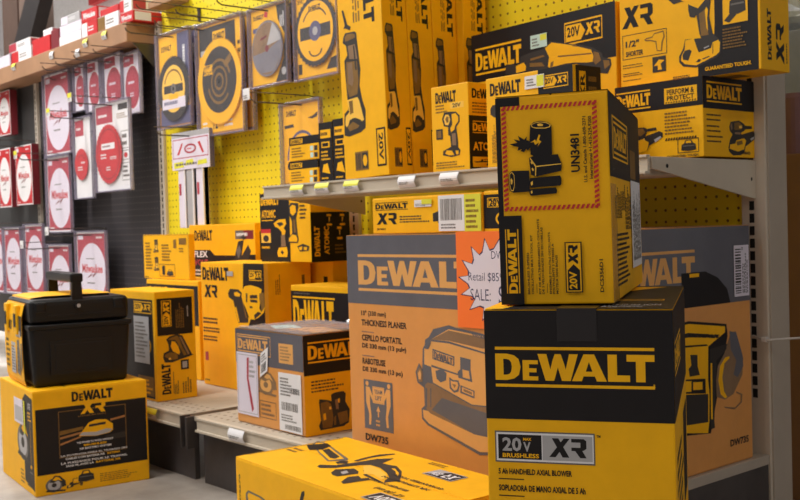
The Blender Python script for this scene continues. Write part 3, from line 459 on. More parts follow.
TR['planer_hand'] = [('k',[(0.162,0.322),(0.169,0.354),(0.257,0.335),(0.31,0.315),(0.305,0.381),(0.344,0.396),(0.453,0.401),(0.483,0.37),(0.473,0.292),(0.525,0.205),(0.512,0.074),(0.448,0.044),(0.17,0.042),(0.154,0.09),(0.181,0.138)]),('D',[(0.18,0.313),(0.256,0.322),(0.301,0.29),(0.315,0.235),(0.327,0.129),(0.308,0.053),(0.201,0.056),(0.189,0.149)]),('Y',[(0.206,0.199),(0.237,0.207),(0.242,0.141),(0.212,0.133)]),('y',[(0.277,0.261),(0.3,0.264),(0.307,0.237),(0.284,0.233)]),('h',[(0.349,0.323),(0.388,0.33),(0.392,0.224),(0.361,0.229)]),('D',[(0.375,0.187),(0.493,0.197),(0.505,0.089),(0.402,0.065)]),('Y',[(0.388,0.33),(0.408,0.334),(0.407,0.288),(0.387,0.291)]),('D',[(0.335,0.154),(0.359,0.163),(0.356,0.072),(0.332,0.069)])]
TR['atomic'] = [('Y',[(0.275,0.559),(0.373,0.614),(0.514,0.621),(0.533,0.553),(0.477,0.487),(0.517,0.452),(0.495,0.385),(0.442,0.386),(0.428,0.443),(0.367,0.489),(0.305,0.513)]),('k',[(0.339,0.564),(0.434,0.578),(0.48,0.543),(0.4,0.511)]),('h',[(0.42,0.386),(0.495,0.397),(0.513,0.228),(0.419,0.217)]),('Y',[(0.336,0.137),(0.371,0.205),(0.528,0.217),(0.546,0.138),(0.531,0.071),(0.349,0.074)]),('k',[(0.399,0.138),(0.432,0.172),(0.472,0.138),(0.445,0.104)]),('k',[(0.584,0.786),(0.632,0.847),(0.778,0.836),(0.781,0.779),(0.746,0.67),(0.729,0.626),(0.75,0.404),(0.768,0.316),(0.745,0.272),(0.562,0.277),(0.555,0.34),(0.644,0.406),(0.646,0.584),(0.594,0.674)]),('Y',[(0.614,0.785),(0.662,0.817),(0.722,0.803),(0.733,0.714),(0.67,0.661),(0.62,0.696)]),('D',[(0.668,0.605),(0.707,0.604),(0.724,0.427),(0.681,0.416)]),('Y',[(0.58,0.34),(0.644,0.395),(0.719,0.382),(0.747,0.327),(0.73,0.289),(0.578,0.295)]),('k',[(0.734,0.227),(0.849,0.26),(0.966,0.227),(0.949,0.161),(0.785,0.15)]),('Y',[(0.763,0.21),(0.833,0.227),(0.822,0.172),(0.78,0.172)]),('Y',[(0.862,0.216),(0.921,0.216),(0.92,0.172),(0.86,0.172)])]
TR['sander'] = [('k',[(0.491,0.391),(0.521,0.452),(0.689,0.475),(0.785,0.435),(0.808,0.413),(0.944,0.415),(0.95,0.381),(0.807,0.367),(0.794,0.352),(0.72,0.318),(0.732,0.296),(0.979,0.352),(1.028,0.323),(1.026,0.246),(0.875,0.176),(0.812,0.147),(0.785,0.07),(0.711,0.03),(0.555,0.022),(0.481,0.069),(0.468,0.121),(0.502,0.227),(0.552,0.289),(0.499,0.339)]),('h',[(0.51,0.399),(0.545,0.446),(0.554,0.364),(0.53,0.34)]),('D',[(0.592,0.441),(0.688,0.453),(0.76,0.411),(0.722,0.356),(0.589,0.35)]),('y',[(0.682,0.407),(0.74,0.414),(0.747,0.38),(0.691,0.373)]),('h',[(0.6,0.321),(0.708,0.325),(0.712,0.295),(0.6,0.298)]),('Y',[(0.5,0.16),(0.608,0.178),(0.621,0.216),(0.779,0.252),(0.822,0.223),(0.774,0.1),(0.652,0.074),(0.487,0.107)]),('D',[(0.62,0.201),(0.741,0.221),(0.752,0.175),(0.643,0.149)]),('k',[(0.487,0.104),(0.652,0.073),(0.782,0.108),(0.781,0.078),(0.651,0.044),(0.486,0.07)]),('S',[(0.906,0.249),(0.989,0.283),(0.988,0.252),(0.92,0.224)])]
TR['sander_f'] = [('k',[(0.226,0.435),(0.343,0.435),(0.381,0.41),(0.482,0.419),(0.488,0.384),(0.38,0.375),(0.353,0.315),(0.519,0.366),(0.556,0.341),(0.555,0.286),(0.402,0.192),(0.375,0.125),(0.245,0.095),(0.193,0.128),(0.198,0.382)]),('D',[(0.238,0.419),(0.329,0.423),(0.36,0.363),(0.301,0.321),(0.224,0.351)]),('Y',[(0.209,0.253),(0.327,0.283),(0.396,0.234),(0.375,0.125),(0.271,0.106),(0.206,0.141)]),('S',[(0.457,0.262),(0.53,0.303),(0.542,0.281),(0.472,0.226)]),('y',[(0.327,0.283),(0.346,0.295),(0.352,0.267),(0.333,0.262)])]
TR['torch'] = [('k',[(0.289,0.614),(0.348,0.686),(0.49,0.689),(0.664,0.681),(0.765,0.63),(0.76,0.556),(0.67,0.501),(0.706,0.35),(0.708,0.268),(0.768,0.235),(0.737,0.177),(0.527,0.163),(0.287,0.192),(0.301,0.241),(0.517,0.284),(0.5,0.406),(0.445,0.423),(0.45,0.514),(0.337,0.527)]),('y',[(0.336,0.611),(0.382,0.661),(0.47,0.655),(0.512,0.6),(0.462,0.536),(0.374,0.541)]),('D',[(0.378,0.608),(0.416,0.639),(0.468,0.633),(0.465,0.573),(0.418,0.561)]),('Y',[(0.551,0.658),(0.663,0.663),(0.73,0.617),(0.726,0.565),(0.637,0.518),(0.616,0.474),(0.527,0.449),(0.506,0.495),(0.568,0.537)]),('h',[(0.544,0.433),(0.649,0.435),(0.657,0.293),(0.553,0.298)]),('Y',[(0.353,0.209),(0.391,0.245),(0.532,0.239),(0.598,0.183),(0.458,0.185)]),('Y',[(0.636,0.234),(0.712,0.23),(0.71,0.189),(0.651,0.188)])]
TR['battery'] = [('K',[(0.124,0.775),(0.194,0.78),(0.16,0.798),(0.216,0.789),(0.2,0.813),(0.256,0.793),(0.282,0.808),(0.277,0.79),(0.303,0.784),(0.315,0.86),(0.346,0.873),(0.406,0.878),(0.47,0.869),(0.504,0.854),(0.502,0.715),(0.445,0.705),(0.351,0.707),(0.309,0.72),(0.308,0.754),(0.288,0.739),(0.271,0.748),(0.253,0.733),(0.223,0.738),(0.232,0.749),(0.192,0.741),(0.202,0.759),(0.159,0.765)]),('y',[(0.32,0.862),(0.357,0.871),(0.406,0.874),(0.464,0.868),(0.499,0.855),(0.49,0.845),(0.452,0.84),(0.366,0.842),(0.328,0.85)]),('K',[(0.328,0.861),(0.359,0.868),(0.406,0.871),(0.459,0.865),(0.489,0.856),(0.482,0.848),(0.448,0.844),(0.371,0.847),(0.336,0.851)]),('y',[(0.376,0.863),(0.402,0.866),(0.431,0.861),(0.427,0.852),(0.384,0.853)]),('Y',[(0.311,0.777),(0.355,0.79),(0.363,0.78),(0.39,0.814),(0.403,0.809),(0.389,0.787),(0.41,0.779),(0.375,0.757),(0.389,0.775),(0.354,0.765),(0.341,0.779)]),('K',[(0.295,0.704),(0.33,0.712),(0.553,0.714),(0.584,0.667),(0.579,0.635),(0.351,0.613),(0.308,0.623),(0.298,0.674)]),('y',[(0.299,0.702),(0.308,0.704),(0.358,0.663),(0.351,0.615),(0.343,0.618),(0.347,0.661)]),('y',[(0.353,0.664),(0.58,0.67),(0.58,0.666),(0.355,0.659)]),('y',[(0.307,0.683),(0.316,0.69),(0.328,0.68),(0.319,0.671)]),('y',[(0.314,0.651),(0.323,0.657),(0.335,0.646),(0.326,0.639)]),('K',[(0.109,0.635),(0.135,0.646),(0.292,0.644),(0.292,0.543),(0.144,0.541),(0.113,0.551),(0.102,0.588)]),('y',[(0.113,0.632),(0.135,0.641),(0.156,0.627),(0.158,0.576),(0.144,0.548),(0.122,0.551),(0.11,0.577)]),('K',[(0.117,0.63),(0.135,0.637),(0.152,0.624),(0.154,0.576),(0.14,0.553),(0.125,0.555),(0.115,0.577)]),('y',[(0.12,0.604),(0.129,0.611),(0.14,0.599),(0.134,0.581),(0.124,0.583)]),('K',[(0.295,0.607),(0.565,0.613),(0.577,0.601),(0.576,0.572),(0.563,0.565),(0.301,0.561),(0.289,0.582)]),('K',[(0.292,0.554),(0.524,0.557),(0.536,0.545),(0.531,0.529),(0.299,0.522),(0.287,0.538)]),('y',[(0.302,0.586),(0.32,0.593),(0.323,0.577),(0.306,0.57)]),('y',[(0.3,0.543),(0.313,0.549),(0.317,0.536),(0.304,0.531)])]

# ================================================================== CARTONS
# ---- blower carton, nearest
mb, A, kids, fin = carton('blower_carton', 'tall black and yellow axial blower carton standing in front, the nearest box', 'box', -.854, .853, 0, 32.4, .2135, .386, .561)
f = A['F']; f.r(0, .775, 1, 1, 'K'); f.logo(.057, .842, .903, .925, 'Y'); f.t('R', .896, .846, .906, .852, 'Y')
f.r(.045, .685, .585, .750, 'G'); f.r(.052, .688, .578, .747, 'W'); f.r(.062, .692, .30, .743, 'K'); f.t('20', .085, .708, .19, .737, 'S', bold=.03); f.t('V', .20, .708, .24, .728, 'S', bold=.03); f.t('MAX', .20, .731, .245, .737, 'Y'); f.t('BRUSHLESS', .085, .695, .285, .704, 'Y')
f.r(.305, .692, .572, .743, 'S'); f.xr(.34, .699, .54, .738, 'K'); f.t('TM', .595, .742, .615, .747, 'K')
f.t('5 Ah HANDHELD AXIAL BLOWER', .06, .660, .46, .672, 'K'); f.r(.06, .649, .20, .651, 'K'); f.t('SOPLADORA DE MANO AXIAL DE 5 Ah', .06, .625, .53, .638, 'K'); f.r(.06, .614, .20, .616, 'K'); f.t('SOUFFLEUR AXIAL PORTATIF 5 Ah', .06, .592, .50, .604, 'K')
a = A['R']; a.r(0, .775, 1, 1, 'K'); a.logo(.06, .86, .5, .93, 'Y'); a.lines(.1, .3, .6, .7, 'K', 12); a.r(.62, .50, .92, .72, 'K')
a = A['T']; a.r(.04, 0, 1, 1, 'K'); a.p([(0, .0), (.10, .02), (.22, .4), (0, .42)], 'Y'); a.r(.62, .30, .93, .36, 'Y'); a.r(.63, .31, .92, .35, 'D'); a.t('LITHIUM ION', .62, .12, .93, .17, 'S'); a.lines(.62, .06, .93, .11, 'S', 2); a.p([(.25, .55), (.5, .56), (.9, .95), (.5, .95)], 'Y'); a.r(.3, .7, .9, .74, 'K')
for i, (x0, x1) in enumerate([(.085, .130)]):
    m = MB(); m.box((x0, -.0010, .526), (x1, .0002, .5615), M_tapek, .0003); m.box((x0, -.0012, .5605), (x1, .10, .5636), M_tapek, .0003); kids.append((m, 'packing_tape'))
M_o = fin()

# ---- oscillating tool carton on top of it
mb, A, kids, fin = carton('multitool_carton', 'upright yellow carton with flame and battery warning, topmost on the blower box', 'box', -.8664, .8969, .5642, 31.56, .1332, .3885, .2475)
f = A['F']; f.r(0, 0, .045, 1, 'K'); f.r(.0, .958, .22, 1, 'K')
def hatch(f, x0, y0, x1, y1, w, wv):
    def st(a0, b0, a1, b1, hor):
        n = int(((a1-a0)*.143 if hor else (b1-b0)*.262)/.0058)
        for k in range(n):
            if hor: p = a0+(a1-a0)*k/n; q = (a1-a0)/n; f.p([(p, b0), (p+q*.55, b0), (p+q*1.0, b1), (p+q*.45, b1)], 'R')
            else: p = b0+(b1-b0)*k/n; q = (b1-b0)/n; f.p([(a0, p), (a0, p+q*.55), (a1, p+q*1.0), (a1, p+q*.45)], 'R')
    st(x0, y1-wv, x1, y1, True); st(x0, y0, x1, y0+wv, True); st(x0, y0, x0+w, y1, False); st(x1-w, y0, x1, y1, False)
hatch(f, .055, .452, .905, .958, .042, .021)
f.tr('battery'); f.t('UN3481', .665, .625, .745, .805, 'K', 90, .03); f.t('U.S. and Canada 1-800-608-2371', .775, .575, .805, .885, 'K', 90); f.t('International +1-410-329-9200', .825, .590, .855, .885, 'K', 90)
f.r(0, 0, .21, .43, 'K'); f.logo(.055, .055, .175, .365, 'Y', 90)
for i, (tx, x, y1) in enumerate([('BRUSHLESS 3-SPEED', .245, .25), ('OSCILLATING MULTI-TOOL KIT', .28, .335), ('KIT DE MULTIHERRAMIENTA OSCILANTE', .345, .41), ('DE 3 VELOCIDADES SIN ESCOBILLAS', .375, .37), ('ENSEMBLE D\'OUTILS OSCILLANTS', .44, .345), ('POLYVALENTS 3 VITESSES A', .47, .29), ('MOTEUR SANS BALAIS', .50, .235)]):
    f.t(tx, x, .05, x+.02, y1, 'K', 90)
for x in (.325, .42): f.r(x, .055, x+.004, .10, 'K')
f.badge(.585, .055, .735, .295, 'K', 'Y', 90); f.xr(.615, .19, .70, .28, 'K', 90)
f.t('DCS356D1', .885, .055, .918, .21, 'K', 90, .03)
a = A['R']; a.r(0, .60, 1, 1, 'K'); a.r(.08, .69, .55, .90, 'Y'); a.r(.10, .70, .53, .89, 'K'); a.logo(.12, .715, .51, .875, 'Y'); a.r(.62, .62, .82, .78, 'D')
a.lines(.10, .40, .30, .56, 'K', 6, vert=True); a.lines(.40, .34, .60, .58, 'K', 5, vert=True); a.lines(.12, .06, .52, .33, 'k', 11, seed=5); a.r(.70, .56, .74, .60, 'K'); a.lines(.3, .44, .42, .58, 'K', 3, vert=True)
def d_(s): s.lines(.06, .08, .94, .92, 'G', 16, seed=8, vert=True)
sticker(kids, 'shipping_label', (.1332+.0012, .23, .03), (0, .13, 0), (0, 0, .12), (1, 0, 0), d_)
m = MB(); m.box((.1330, .0, .0), (.1338, .055, .14), M_tape, .0002); kids.append((m, 'packing_tape'))
a = A['T']; a.r(0, 0, 1, 1, 'K')
n_o = fin(); n_o.rotation_euler.y = math.radians(-.53)

# ---- wrapped planer carton
mb, A, kids, fin = carton('planer_carton', 'big film-wrapped grey and orange thickness planer carton on the right bottom shelf', 'box', -1.744, 1.335, .1795, 0, .635, .52, .463, body='O', bev=.005)
f = A['F']; f.r(.003, .694, .997, 1, 'H'); f.logo(.062, .752, .615, .917, 'o')
for tx, v, u1 in (('13" (330 mm)', .635, .20), ('THICKNESS PLANER', .595, .30), ('CEPILLO PORTATIL', .527, .275), ('DE 330 mm (13 pulg)', .488, .295), ('RABOTEUSE', .421, .19), ('DE 330 mm (13 po)', .382, .275)): f.t(tx, .072, v, u1, v+.028, 'k')
for v in (.566, .458): f.r(.072, v, .135, v+.003, 'H')
f.r(.075, .13, .222, .352, 'H'); f.o(.12, .25, .18, .325, 'o', .003); f.r(.123, .255, .177, .32, 'o'); f.t('TEAM', .130, .293, .170, .312, 'H'); f.t('LIFT', .134, .265, .166, .284, 'H')
for s_ in (0, 1):
    q = (lambda a: a) if s_ == 0 else (lambda a: .297-a)
    f.p(ell(q(.093), .335, .008, .011), 'o'); f.p([(q(.086), .32), (q(.105), .32), (q(.128), .265), (q(.122), .255), (q(.106), .285), (q(.106), .24), (q(.112), .19), (q(.108), .15), (q(.098), .15), (q(.10), .20), (q(.086), .25)], 'o')
f.p([(.148, .24), (.158, .215), (.151, .215), (.151, .19), (.145, .19), (.145, .215), (.138, .215)], 'o'); f.lines(.135, .145, .163, .18, 'o', 2)
f.t('DW735', .078, .075, .195, .108, 'k', bold=.03)
cmw = {'K': 'H', 'Y': 'o', 'D': 'h'}
f.tr('planer_front'); f.quad(LOGO, 'H', [(.425, .481), (.507, .468), (.508, .494), (.426, .516)]); f.quad(LOGO, 'H', [(.60, .592), (.70, .575), (.69, .588), (.59, .604)]); f.t('GUARANTEED TOUGH', .635, .022, .93, .045, 'H')
a = A['R']; a.r(.003, .68, .997, 1, 'H'); a.logo(.16, .757, .635, .912, 'o'); a.p([(.55, .68), (.86, .68), (.84, .74), (.78, .79), (.70, .82), (.55, .82)], P['x'] if False else 'K'); a.p([(.60, .80), (.66, .80), (.66, .815), (.60, .815)], 'Y')
a.tr('planer_side'); a.quad(LOGO, 'K', [(.586, .563), (.781, .538), (.782, .553), (.587, .580)]); a.t('DW735', .84, .075, .965, .105, 'k', bold=.03)
def d_(s): s.bars(.06, .06, .45, .94, 'k', 24, vert=True); s.t('WarehouseLabel'[:0] or 'D', .5, .9, .6, .96, 'k'); s.lines(.52, .06, .92, .88, 'k', 4, vert=True)
sticker(kids, 'barcode_label', (.635+.0015, .46, .325), (0, .052, 0), (0, 0, .10), (1, 0, 0), d_, 'l')
m = MB(); random.seed(5); nx, ny = 26, 20
m.add([(-.002+.639*i/nx, -.002+.524*j/ny, .4648+.0007*abs(math.sin(i*1.3+j*.8))*random.uniform(.3, 1)) for j in range(ny+1) for i in range(nx+1)], [(j*(nx+1)+i, j*(nx+1)+i+1, (j+1)*(nx+1)+i+1, (j+1)*(nx+1)+i) for j in range(ny) for i in range(nx)], M_film)
kids.append((m, 'film_top'))
fin()

# ---- sale sign
mb = MB(); mb.box((0, 0, 0), (.20, .0016, .178), 'T', .0003)
f = Art(mb, (0, 0, 0), (.20, 0, 0), (0, 0, .178), (0, -1, 0))
def burst(k, cx, cy):
    ps = []; n = 15
    for i in range(n):
        a = 2*PI*i/n+.15; b = a+2*PI/n*.45; c = a+2*PI/n*.8
        ps += [(cx+.46*k*math.cos(a), cy+.43*k*math.sin(a)), (cx+.345*k*math.cos(b), cy+.315*k*math.sin(b)), (cx+.335*k*math.cos(c), cy+.305*k*math.sin(c))]
    return ps
f.p(burst(1.05, .50, .50), 'N'); f.p(burst(1.0, .50, .50), 'l')
f.t('DW735', .46, .72, .74, .80, 'N', bold=-.004); f.t('Retail $859', .16, .48, .60, .58, 'N', bold=-.004); f.t('SALE:', .18, .29, .44, .41, 'N', bold=-.004); f.t('$', .54, .22, .62, .46, 'N', bold=.02); f.t('649', .64, .26, .82, .42, 'N', bold=.0)
o = mb.build('sale_sign'); o.location = (-1.402, 1.3315, .469); tag(o, 'neon orange sale card with white starburst handwriting on the planer carton', 'sign')

# ---- slim XR cartons on the planer
mb, A, kids, fin = carton('slim_tool_carton', 'slim yellow carton with barcode label lying on the planer carton', 'box', -1.688, 1.365, .6456, 0, .324, .10, .073)
f = A['F']; f.logo(.03, .66, .35, .88, 'K'); f.xr(.04, .26, .24, .58, 'K'); f.t('20V MAX', .04, .10, .13, .16, 'K'); f.lines(.27, .28, .56, .50, 'k', 3); f.p([(.58, .30), (.58, .52), (.70, .66), (.84, .72), (.84, .46), (.74, .34)], 'k'); f.p([(.80, .5), (.80, .74), (.96, .78), (.96, .5)], 'D'); f.p([(.65, .14), (.72, .30), (.78, .28), (.72, .12)], 'k'); f.p([(.62, .3), (.64, .2), (.67, .2), (.67, .3)], 'k')
def d_(s): s.lines(.08, .1, .9, .5, 'G', 2)
sticker(kids, 'price_sticker', (.135, -.0008, .052), (.05, 0, 0), (0, 0, .014), (0, -1, 0), d_); sticker(kids, 'price_sticker', (.158, -.0022, .057), (.03, 0, 0), (0, 0, .010), (0, -1, 0), None, 'L')
def d_(s): s.bars(.08, .30, .92, .90, 'G', 26); s.lines(.1, .05, .9, .22, 'G', 2)
sticker(kids, 'barcode_label', (.206, -.0012, .003), (.072, 0, 0), (0, 0, .069), (0, -1, 0), d_)
def d_(s): s.lines(.1, .05, .9, .9, 'D', 6)
sticker(kids, 'clearance_sticker', (.2785, -.0012, .002), (.044, 0, 0), (0, 0, .070), (0, -1, 0), d_, 'L')
fin()
mb, A, kids, fin = carton('slim_tool_carton', 'black faced yellow carton on the planer, beside the slim barcode carton', 'box', -1.362, 1.368, .6456, 0, .23, .10, .075)
f = A['F']; f.r(0, .08, 1, .92, 'K'); f.badge(.04, .6, .42, .84); f.t('20V', .06, .62, .2, .82, 'K'); f.p(ell(.2, .32, .07, .16), 'Y'); f.p(ell(.2, .32, .05, .11), 'K'); f.p([(.16, .2), (.2, .2), (.25, .45), (.2, .45)], 'Y'); fin()

# ---- carton with stickers beside the planer
mb, A, kids, fin = carton('wrapped_saw_carton', 'film-wrapped carton with white shipping labels, left of the planer carton', 'box', -2.251, 1.363, .1795, -.5, .300, .245, .234, body='O', bev=.004)
f = A['F']; f.r(.003, .64, .997, 1, 'H'); f.r(.03, .74, .54, .95, 'o'); f.r(.036, .75, .534, .94, 'H'); f.logo(.045, .765, .50, .93, 'o')
f.r(.66, .70, .86, .90, 'o'); f.lines(.68, .72, .84, .88, 'h', 5); f.o(.36, .10, .60, .28, 'h', .006); f.lines(.38, .12, .58, .26, 'h', 3); f.icon('saw', .34, .34, .62, .60, cm={'G': 'h', 'S': 'o', 'k': 'h', 'Y': 'o'})
def d_(s): s.p([(.50, .92), (.60, .93), (.56, .6), (.70, .3), (.78, .12), (.70, .06), (.60, .28), (.48, .58)], 'r'); s.o(.04, .03, .96, .97, 'S', .02); s.lines(.58, .60, .9, .9, 'S', 4)
sticker(kids, 'document_pouch', (.006, -.0016, .022), (.098, 0, 0), (.002, 0, .155), (0, -1, 0), d_, 'l')
def d_(s): s.lines(.12, .55, .88, .9, 'G', 3); s.bars(.15, .1, .85, .48, 'k', 12)
ca, sa = math.cos(-.5), math.sin(-.5)
sticker(kids, 'price_sticker', (.116, -.0022, .122), (.038*ca, 0, .038*-sa), (.058*sa*-.2, 0, .058), (0, -1, 0), d_)
def d_(s):
    s.bars(.12, .36, .86, .50, 'G', 20); s.bars(.25, .04, .95, .12, 'G', 24); s.lines(.08, .60, .6, .93, 'G', 6); s.lines(.1, .16, .8, .3, 'G', 3); s.bars(.5, .66, .92, .76, 'k', 14)
sticker(kids, 'shipping_label', (.196, -.0014, .004), (.094, 0, 0), (0, 0, .138), (0, -1, 0), d_)
a = A['R']; a.r(0, 0, 1, 1, 'Y'); a.r(0, .60, 1, 1, 'K'); a.logo(.05, .72, .72, .93, 'Y'); a.lines(.08, .42, .48, .55, 'k', 4); a.tr('planer_hand')
t_ = A['T']; t_.r(0, 0, 1, 1, 'h'); t_.p([(.02, .02), (.98, .03), (.96, .2), (.4, .12), (.03, .2)], 'H'); t_.p([(.35, .3), (.9, .2), (.97, .5), (.6, .6)], 'o'); t_.p([(.1, .35), (.36, .2), (.5, .42), (.2, .55)], 'c'); t_.p([(.3, .6), (.8, .65), (.95, .9), (.5, .92)], 'B')
m = MB(); random.seed(11); nx, ny = 30, 24
m.add([(.002+.296*i/nx, .002+.241*j/ny, .2358+.0035*abs(math.sin(i*.9+j*.5)*math.sin(j*.7-i*.35))+random.uniform(0, .0022)) for j in range(ny+1) for i in range(nx+1)], [(j*(nx+1)+i, j*(nx+1)+i+1, (j+1)*(nx+1)+i+1, (j+1)*(nx+1)+i) for j in range(ny) for i in range(nx)], M_film)
kids.append((m, 'film_top'))
bm = bmesh.new(); bmesh.ops.create_icosphere(bm, subdivisions=3, radius=.016)
for v in bm.verts: v.co = Vector((v.co.x*1.5*random.uniform(.8, 1.2)+.245, v.co.y+.19, v.co.z*.7*random.uniform(.7, 1.2)+.246))
m = MB(); m.frombm(bm, mat('crumpled_clear_wrap', (0, 0, 0))); kids.append((m, 'film_knot'))
fin()

# ---- chainsaw carton on the floor
mb, A, kids, fin = carton('chainsaw_carton', 'long yellow chainsaw carton lying on the floor, bottom centre', 'box', -1.742, 1.046, 0, -4, .55, .26, .2195, bev=.004)
t_ = A['T']; t_.tr('chainsaw')
t_.p([(.02, .60), (.05, .75), (.10, .72), (.13, .60), (.10, .52)], 'K'); t_.lines(.035, .38, .12, .5, 'D', 2, vert=False); t_.r(.012, .1, .016, .95, 'D')
t_.r(.655, .70, .80, .86, 'S'); t_.p([(.66, .71), (.795, .71), (.795, .85), (.72, .85)], 'K'); t_.xr(.73, .73, .785, .82, 'W', 180); t_.t('20V', .67, .73, .715, .80, 'W', 180)
for k, (y0, x1) in enumerate([(.52, .86), (.44, .84), (.33, .80)]): t_.t(['GUARANTEED TOUGH', 'XR LITHIUM ION', 'BRUSHLESS CHAINSAW'][k], .60, y0, x1, y0+.035, 'k', 180)
t_.lines(.56, .90, .68, .96, 'D', 2); t_.t('12" (30 cm)', .70, .22, .84, .28, 'k', 180)
t_.r(.76, .04, .99, .20, 'S'); t_.r(.765, .05, .985, .19, 'K'); t_.t('20V', .78, .07, .86, .17, 'W', 180, .03); t_.xr(.87, .07, .97, .17, 'W', 180)
f = A['F']; f.t('DCCS670', .025, .50, .035, .86, 'K', 90); f.tr('chain_side')
a = A['L']; a.logo(.2, .5, .8, .8, 'K')
fin()

# ---- circular saw carton, lower left
mb, A, kids, fin = carton('saw_kit_carton', 'black and yellow saw carton on the floor under the tool case', 'box', -2.932, 1.009, 0, -6.9, .355, .298, .266, bev=.003)
a = A['R']; a.r(.02, .20, .985, .83, 'K'); a.logo(.33, .87, .69, .965, 'K', bars=False)
a.o(.21, .34, .80, .79, 'D', .006); a.xr(.40, .74, .62, .86, 'Y'); a.t('LITHIUM ION', .38, .715, .62, .73, 'D')
a.p([(.22, .60), (.42, .62), (.42, .59), (.22, .56)], 'D'); a.p([(.22, .54), (.40, .57), (.40, .55), (.22, .52)], 'B'); a.p([(.66, .66), (.79, .68), (.79, .66), (.66, .64)], 'B'); a.p([(.22, .48), (.40, .53), (.40, .515), (.22, .46)], 'B'); a.p([(.62, .5), (.79, .52), (.79, .46), (.6, .46)], 'k')
a.icon('pack', .38, .49, .68, .69); a.r(.34, .415, .70, .44, 'W') if False else None
for tx, x0, x1, v, c in [('THE POWER TO WORK WITHOUT', .36, .68, .455, 'W'), ('BRUSHLESS', .42, .62, .425, 'Y'), ('XR BATTERY SYSTEM', .38, .66, .395, 'W'), ('LA POTENCIA PARA EL TRABAJO SIN', .22, .80, .345, 'W'), ('CABLES CON BATERIA XR', .26, .60, .315, 'W'), ('SISTEMA', .62, .74, .315, 'Y'), ('LA PUISSANCE POUR LE TRAVAIL', .22, .80, .275, 'W'), ('SANS FIL AVEC LA', .26, .5, .245, 'W'), ('BATTERIE XR', .52, .74, .245, 'Y')]: a.t(tx, x0, v, x1, v+.02, c)
a.icon('saw', .08, .02, .26, .19); a.icon('gun', .26, .03, .40, .13); a.icon('bag', .36, .08, .50, .19); a.lines(.55, .05, .90, .14, 'D', 5, fill=.35)
f = A['F']; f.p([(.72, .10), (.99, .05), (.99, .93), (.80, .96), (.72, .9)], 'K'); f.xr(.86, .82, .93, .88, 'S'); f.lines(.85, .70, .95, .80, 'Y', 3); f.r(.91, .3, .915, .7, 'Y'); f.r(.95, .3, .955, .7, 'D'); f.icon('saw', .52, .28, .92, .72); f.icon('bag', .86, .14, .97, .3); f.lines(.60, .05, .72, .2, 'D', 4); f.lines(.78, .06, .95, .09, 'k', 1)
def d_(s): s.r(.1, .1, .9, .7, 'S')
sticker(kids, 'shipping_label', (.17, -.0014, .17), (.09, 0, 0), (0, 0, .065), (0, -1, 0), d_, 'l'); sticker(kids, 'clearance_sticker', (.268, -.0014, .15), (.012, 0, 0), (0, 0, .085), (0, -1, 0), None, 'L')
A['T'].r(.7, .3, .9, .32, 'D'); A['T'].xr(.3, .2, .6, .6, 'K')
fin()

# ---- small brad nailer carton on the left deck
mb, A, kids, fin = carton('nailer_carton', 'narrow upright yellow carton just right of the black tool case', 'box', -2.963, 1.36, .1795, -.4, .291, .127, .311, bev=.0025)
a = A['R']; a.r(.05, .60, .93, .94, 'K'); a.badge(.16, .68, .40, .92, 'Y', 'K', 90); a.xr(.20, .81, .36, .90, 'Y', 90)
a.lines(.50, .66, .72, .90, 'D', 5, vert=True); a.lines(.78, .76, .84, .90, 'S', 1, vert=True); a.tr('brad'); a.logo(.12, .06, .34, .34, 'K', 90, bars=False); a.r(.60, .27, .80, .36, 'K'); a.r(.64, .285, .76, .345, 'S'); a.lines(.42, .05, .54, .18, 'k', 3, vert=True); a.lines(.62, .05, .86, .20, 'k', 4, vert=True); a.r(.40, .06, .415, .26, 'D')
f = A['F']; f.r(.02, .02, .955, .93, 'K'); f.badge(.55, .80, .93, .91); f.r(.60, .04, .94, .22, 'D'); f.lines(.62, .05, .92, .2, 'Y', 4); f.p(ell(.8, .5, .1, .09), 'Y'); f.p(ell(.8, .5, .08, .07), 'K')
def d_(s): s.lines(.1, .1, .9, .9, 'G', 10, seed=4)
sticker(kids, 'shipping_label', (.16, -.0014, .105), (.095, 0, 0), (0, 0, .135), (0, -1, 0), d_, 'S')
fin()

# ---- row standing at the back of the left deck
mb, A, kids, fin = carton('tool_carton', 'black banded yellow carton at the back, carrying the pictogram carton', 'box', -3.30, 1.65, .1795, 0, .36, .25, .318)
f = A['F']; f.r(.01, .55, .99, .955, 'K'); f.logo(.06, .80, .42, .93, 'Y', bars=False); f.r(.5, .83, .9, .92, 'D'); fin()
mb, A, kids, fin = carton('tool_carton', 'plain yellow carton printed with small pictograms, left end of the back row', 'box', -3.358, 1.672, .4992, 0, .325, .022, .151)
f = A['F']; f.icon('stick', .22, .60, .36, .90); f.icon('stick', .22, .18, .36, .5); f.lines(.05, .2, .2, .85, 'D', 9); f.lines(.42, .4, .64, .8, 'D', 6); f.p([(.68, .88), (.74, .9), (.74, .7), (.68, .7)], 'D'); f.o(.36, .06, .70, .34, 'D', .006); f.r(.42, .1, .48, .3, 'k'); f.icon('bag', .52, .08, .66, .22); f.r(.80, .78, .95, .92, 'D'); f.lines(.80, .6, .92, .72, 'D', 2); f.lines(.02, .02, .14, .06, 'k', 1); f.o(.0, .0, 1, 1, 'D', .004); fin()
mb, A, kids, fin = carton('tool_carton', 'wide yellow carton with dark lower band at the back, under the pegboard', 'box', -3.28, 1.812, .4992, 0, .43, .09, .181)
f = A['F']; f.logo(.085, .70, .37, .90, 'K', bars=False); f.r(.72, .72, .98, .88, 'M'); f.r(.72, .72, .84, .88, 'G'); f.lines(.74, .75, .96, .86, 'W', 1)
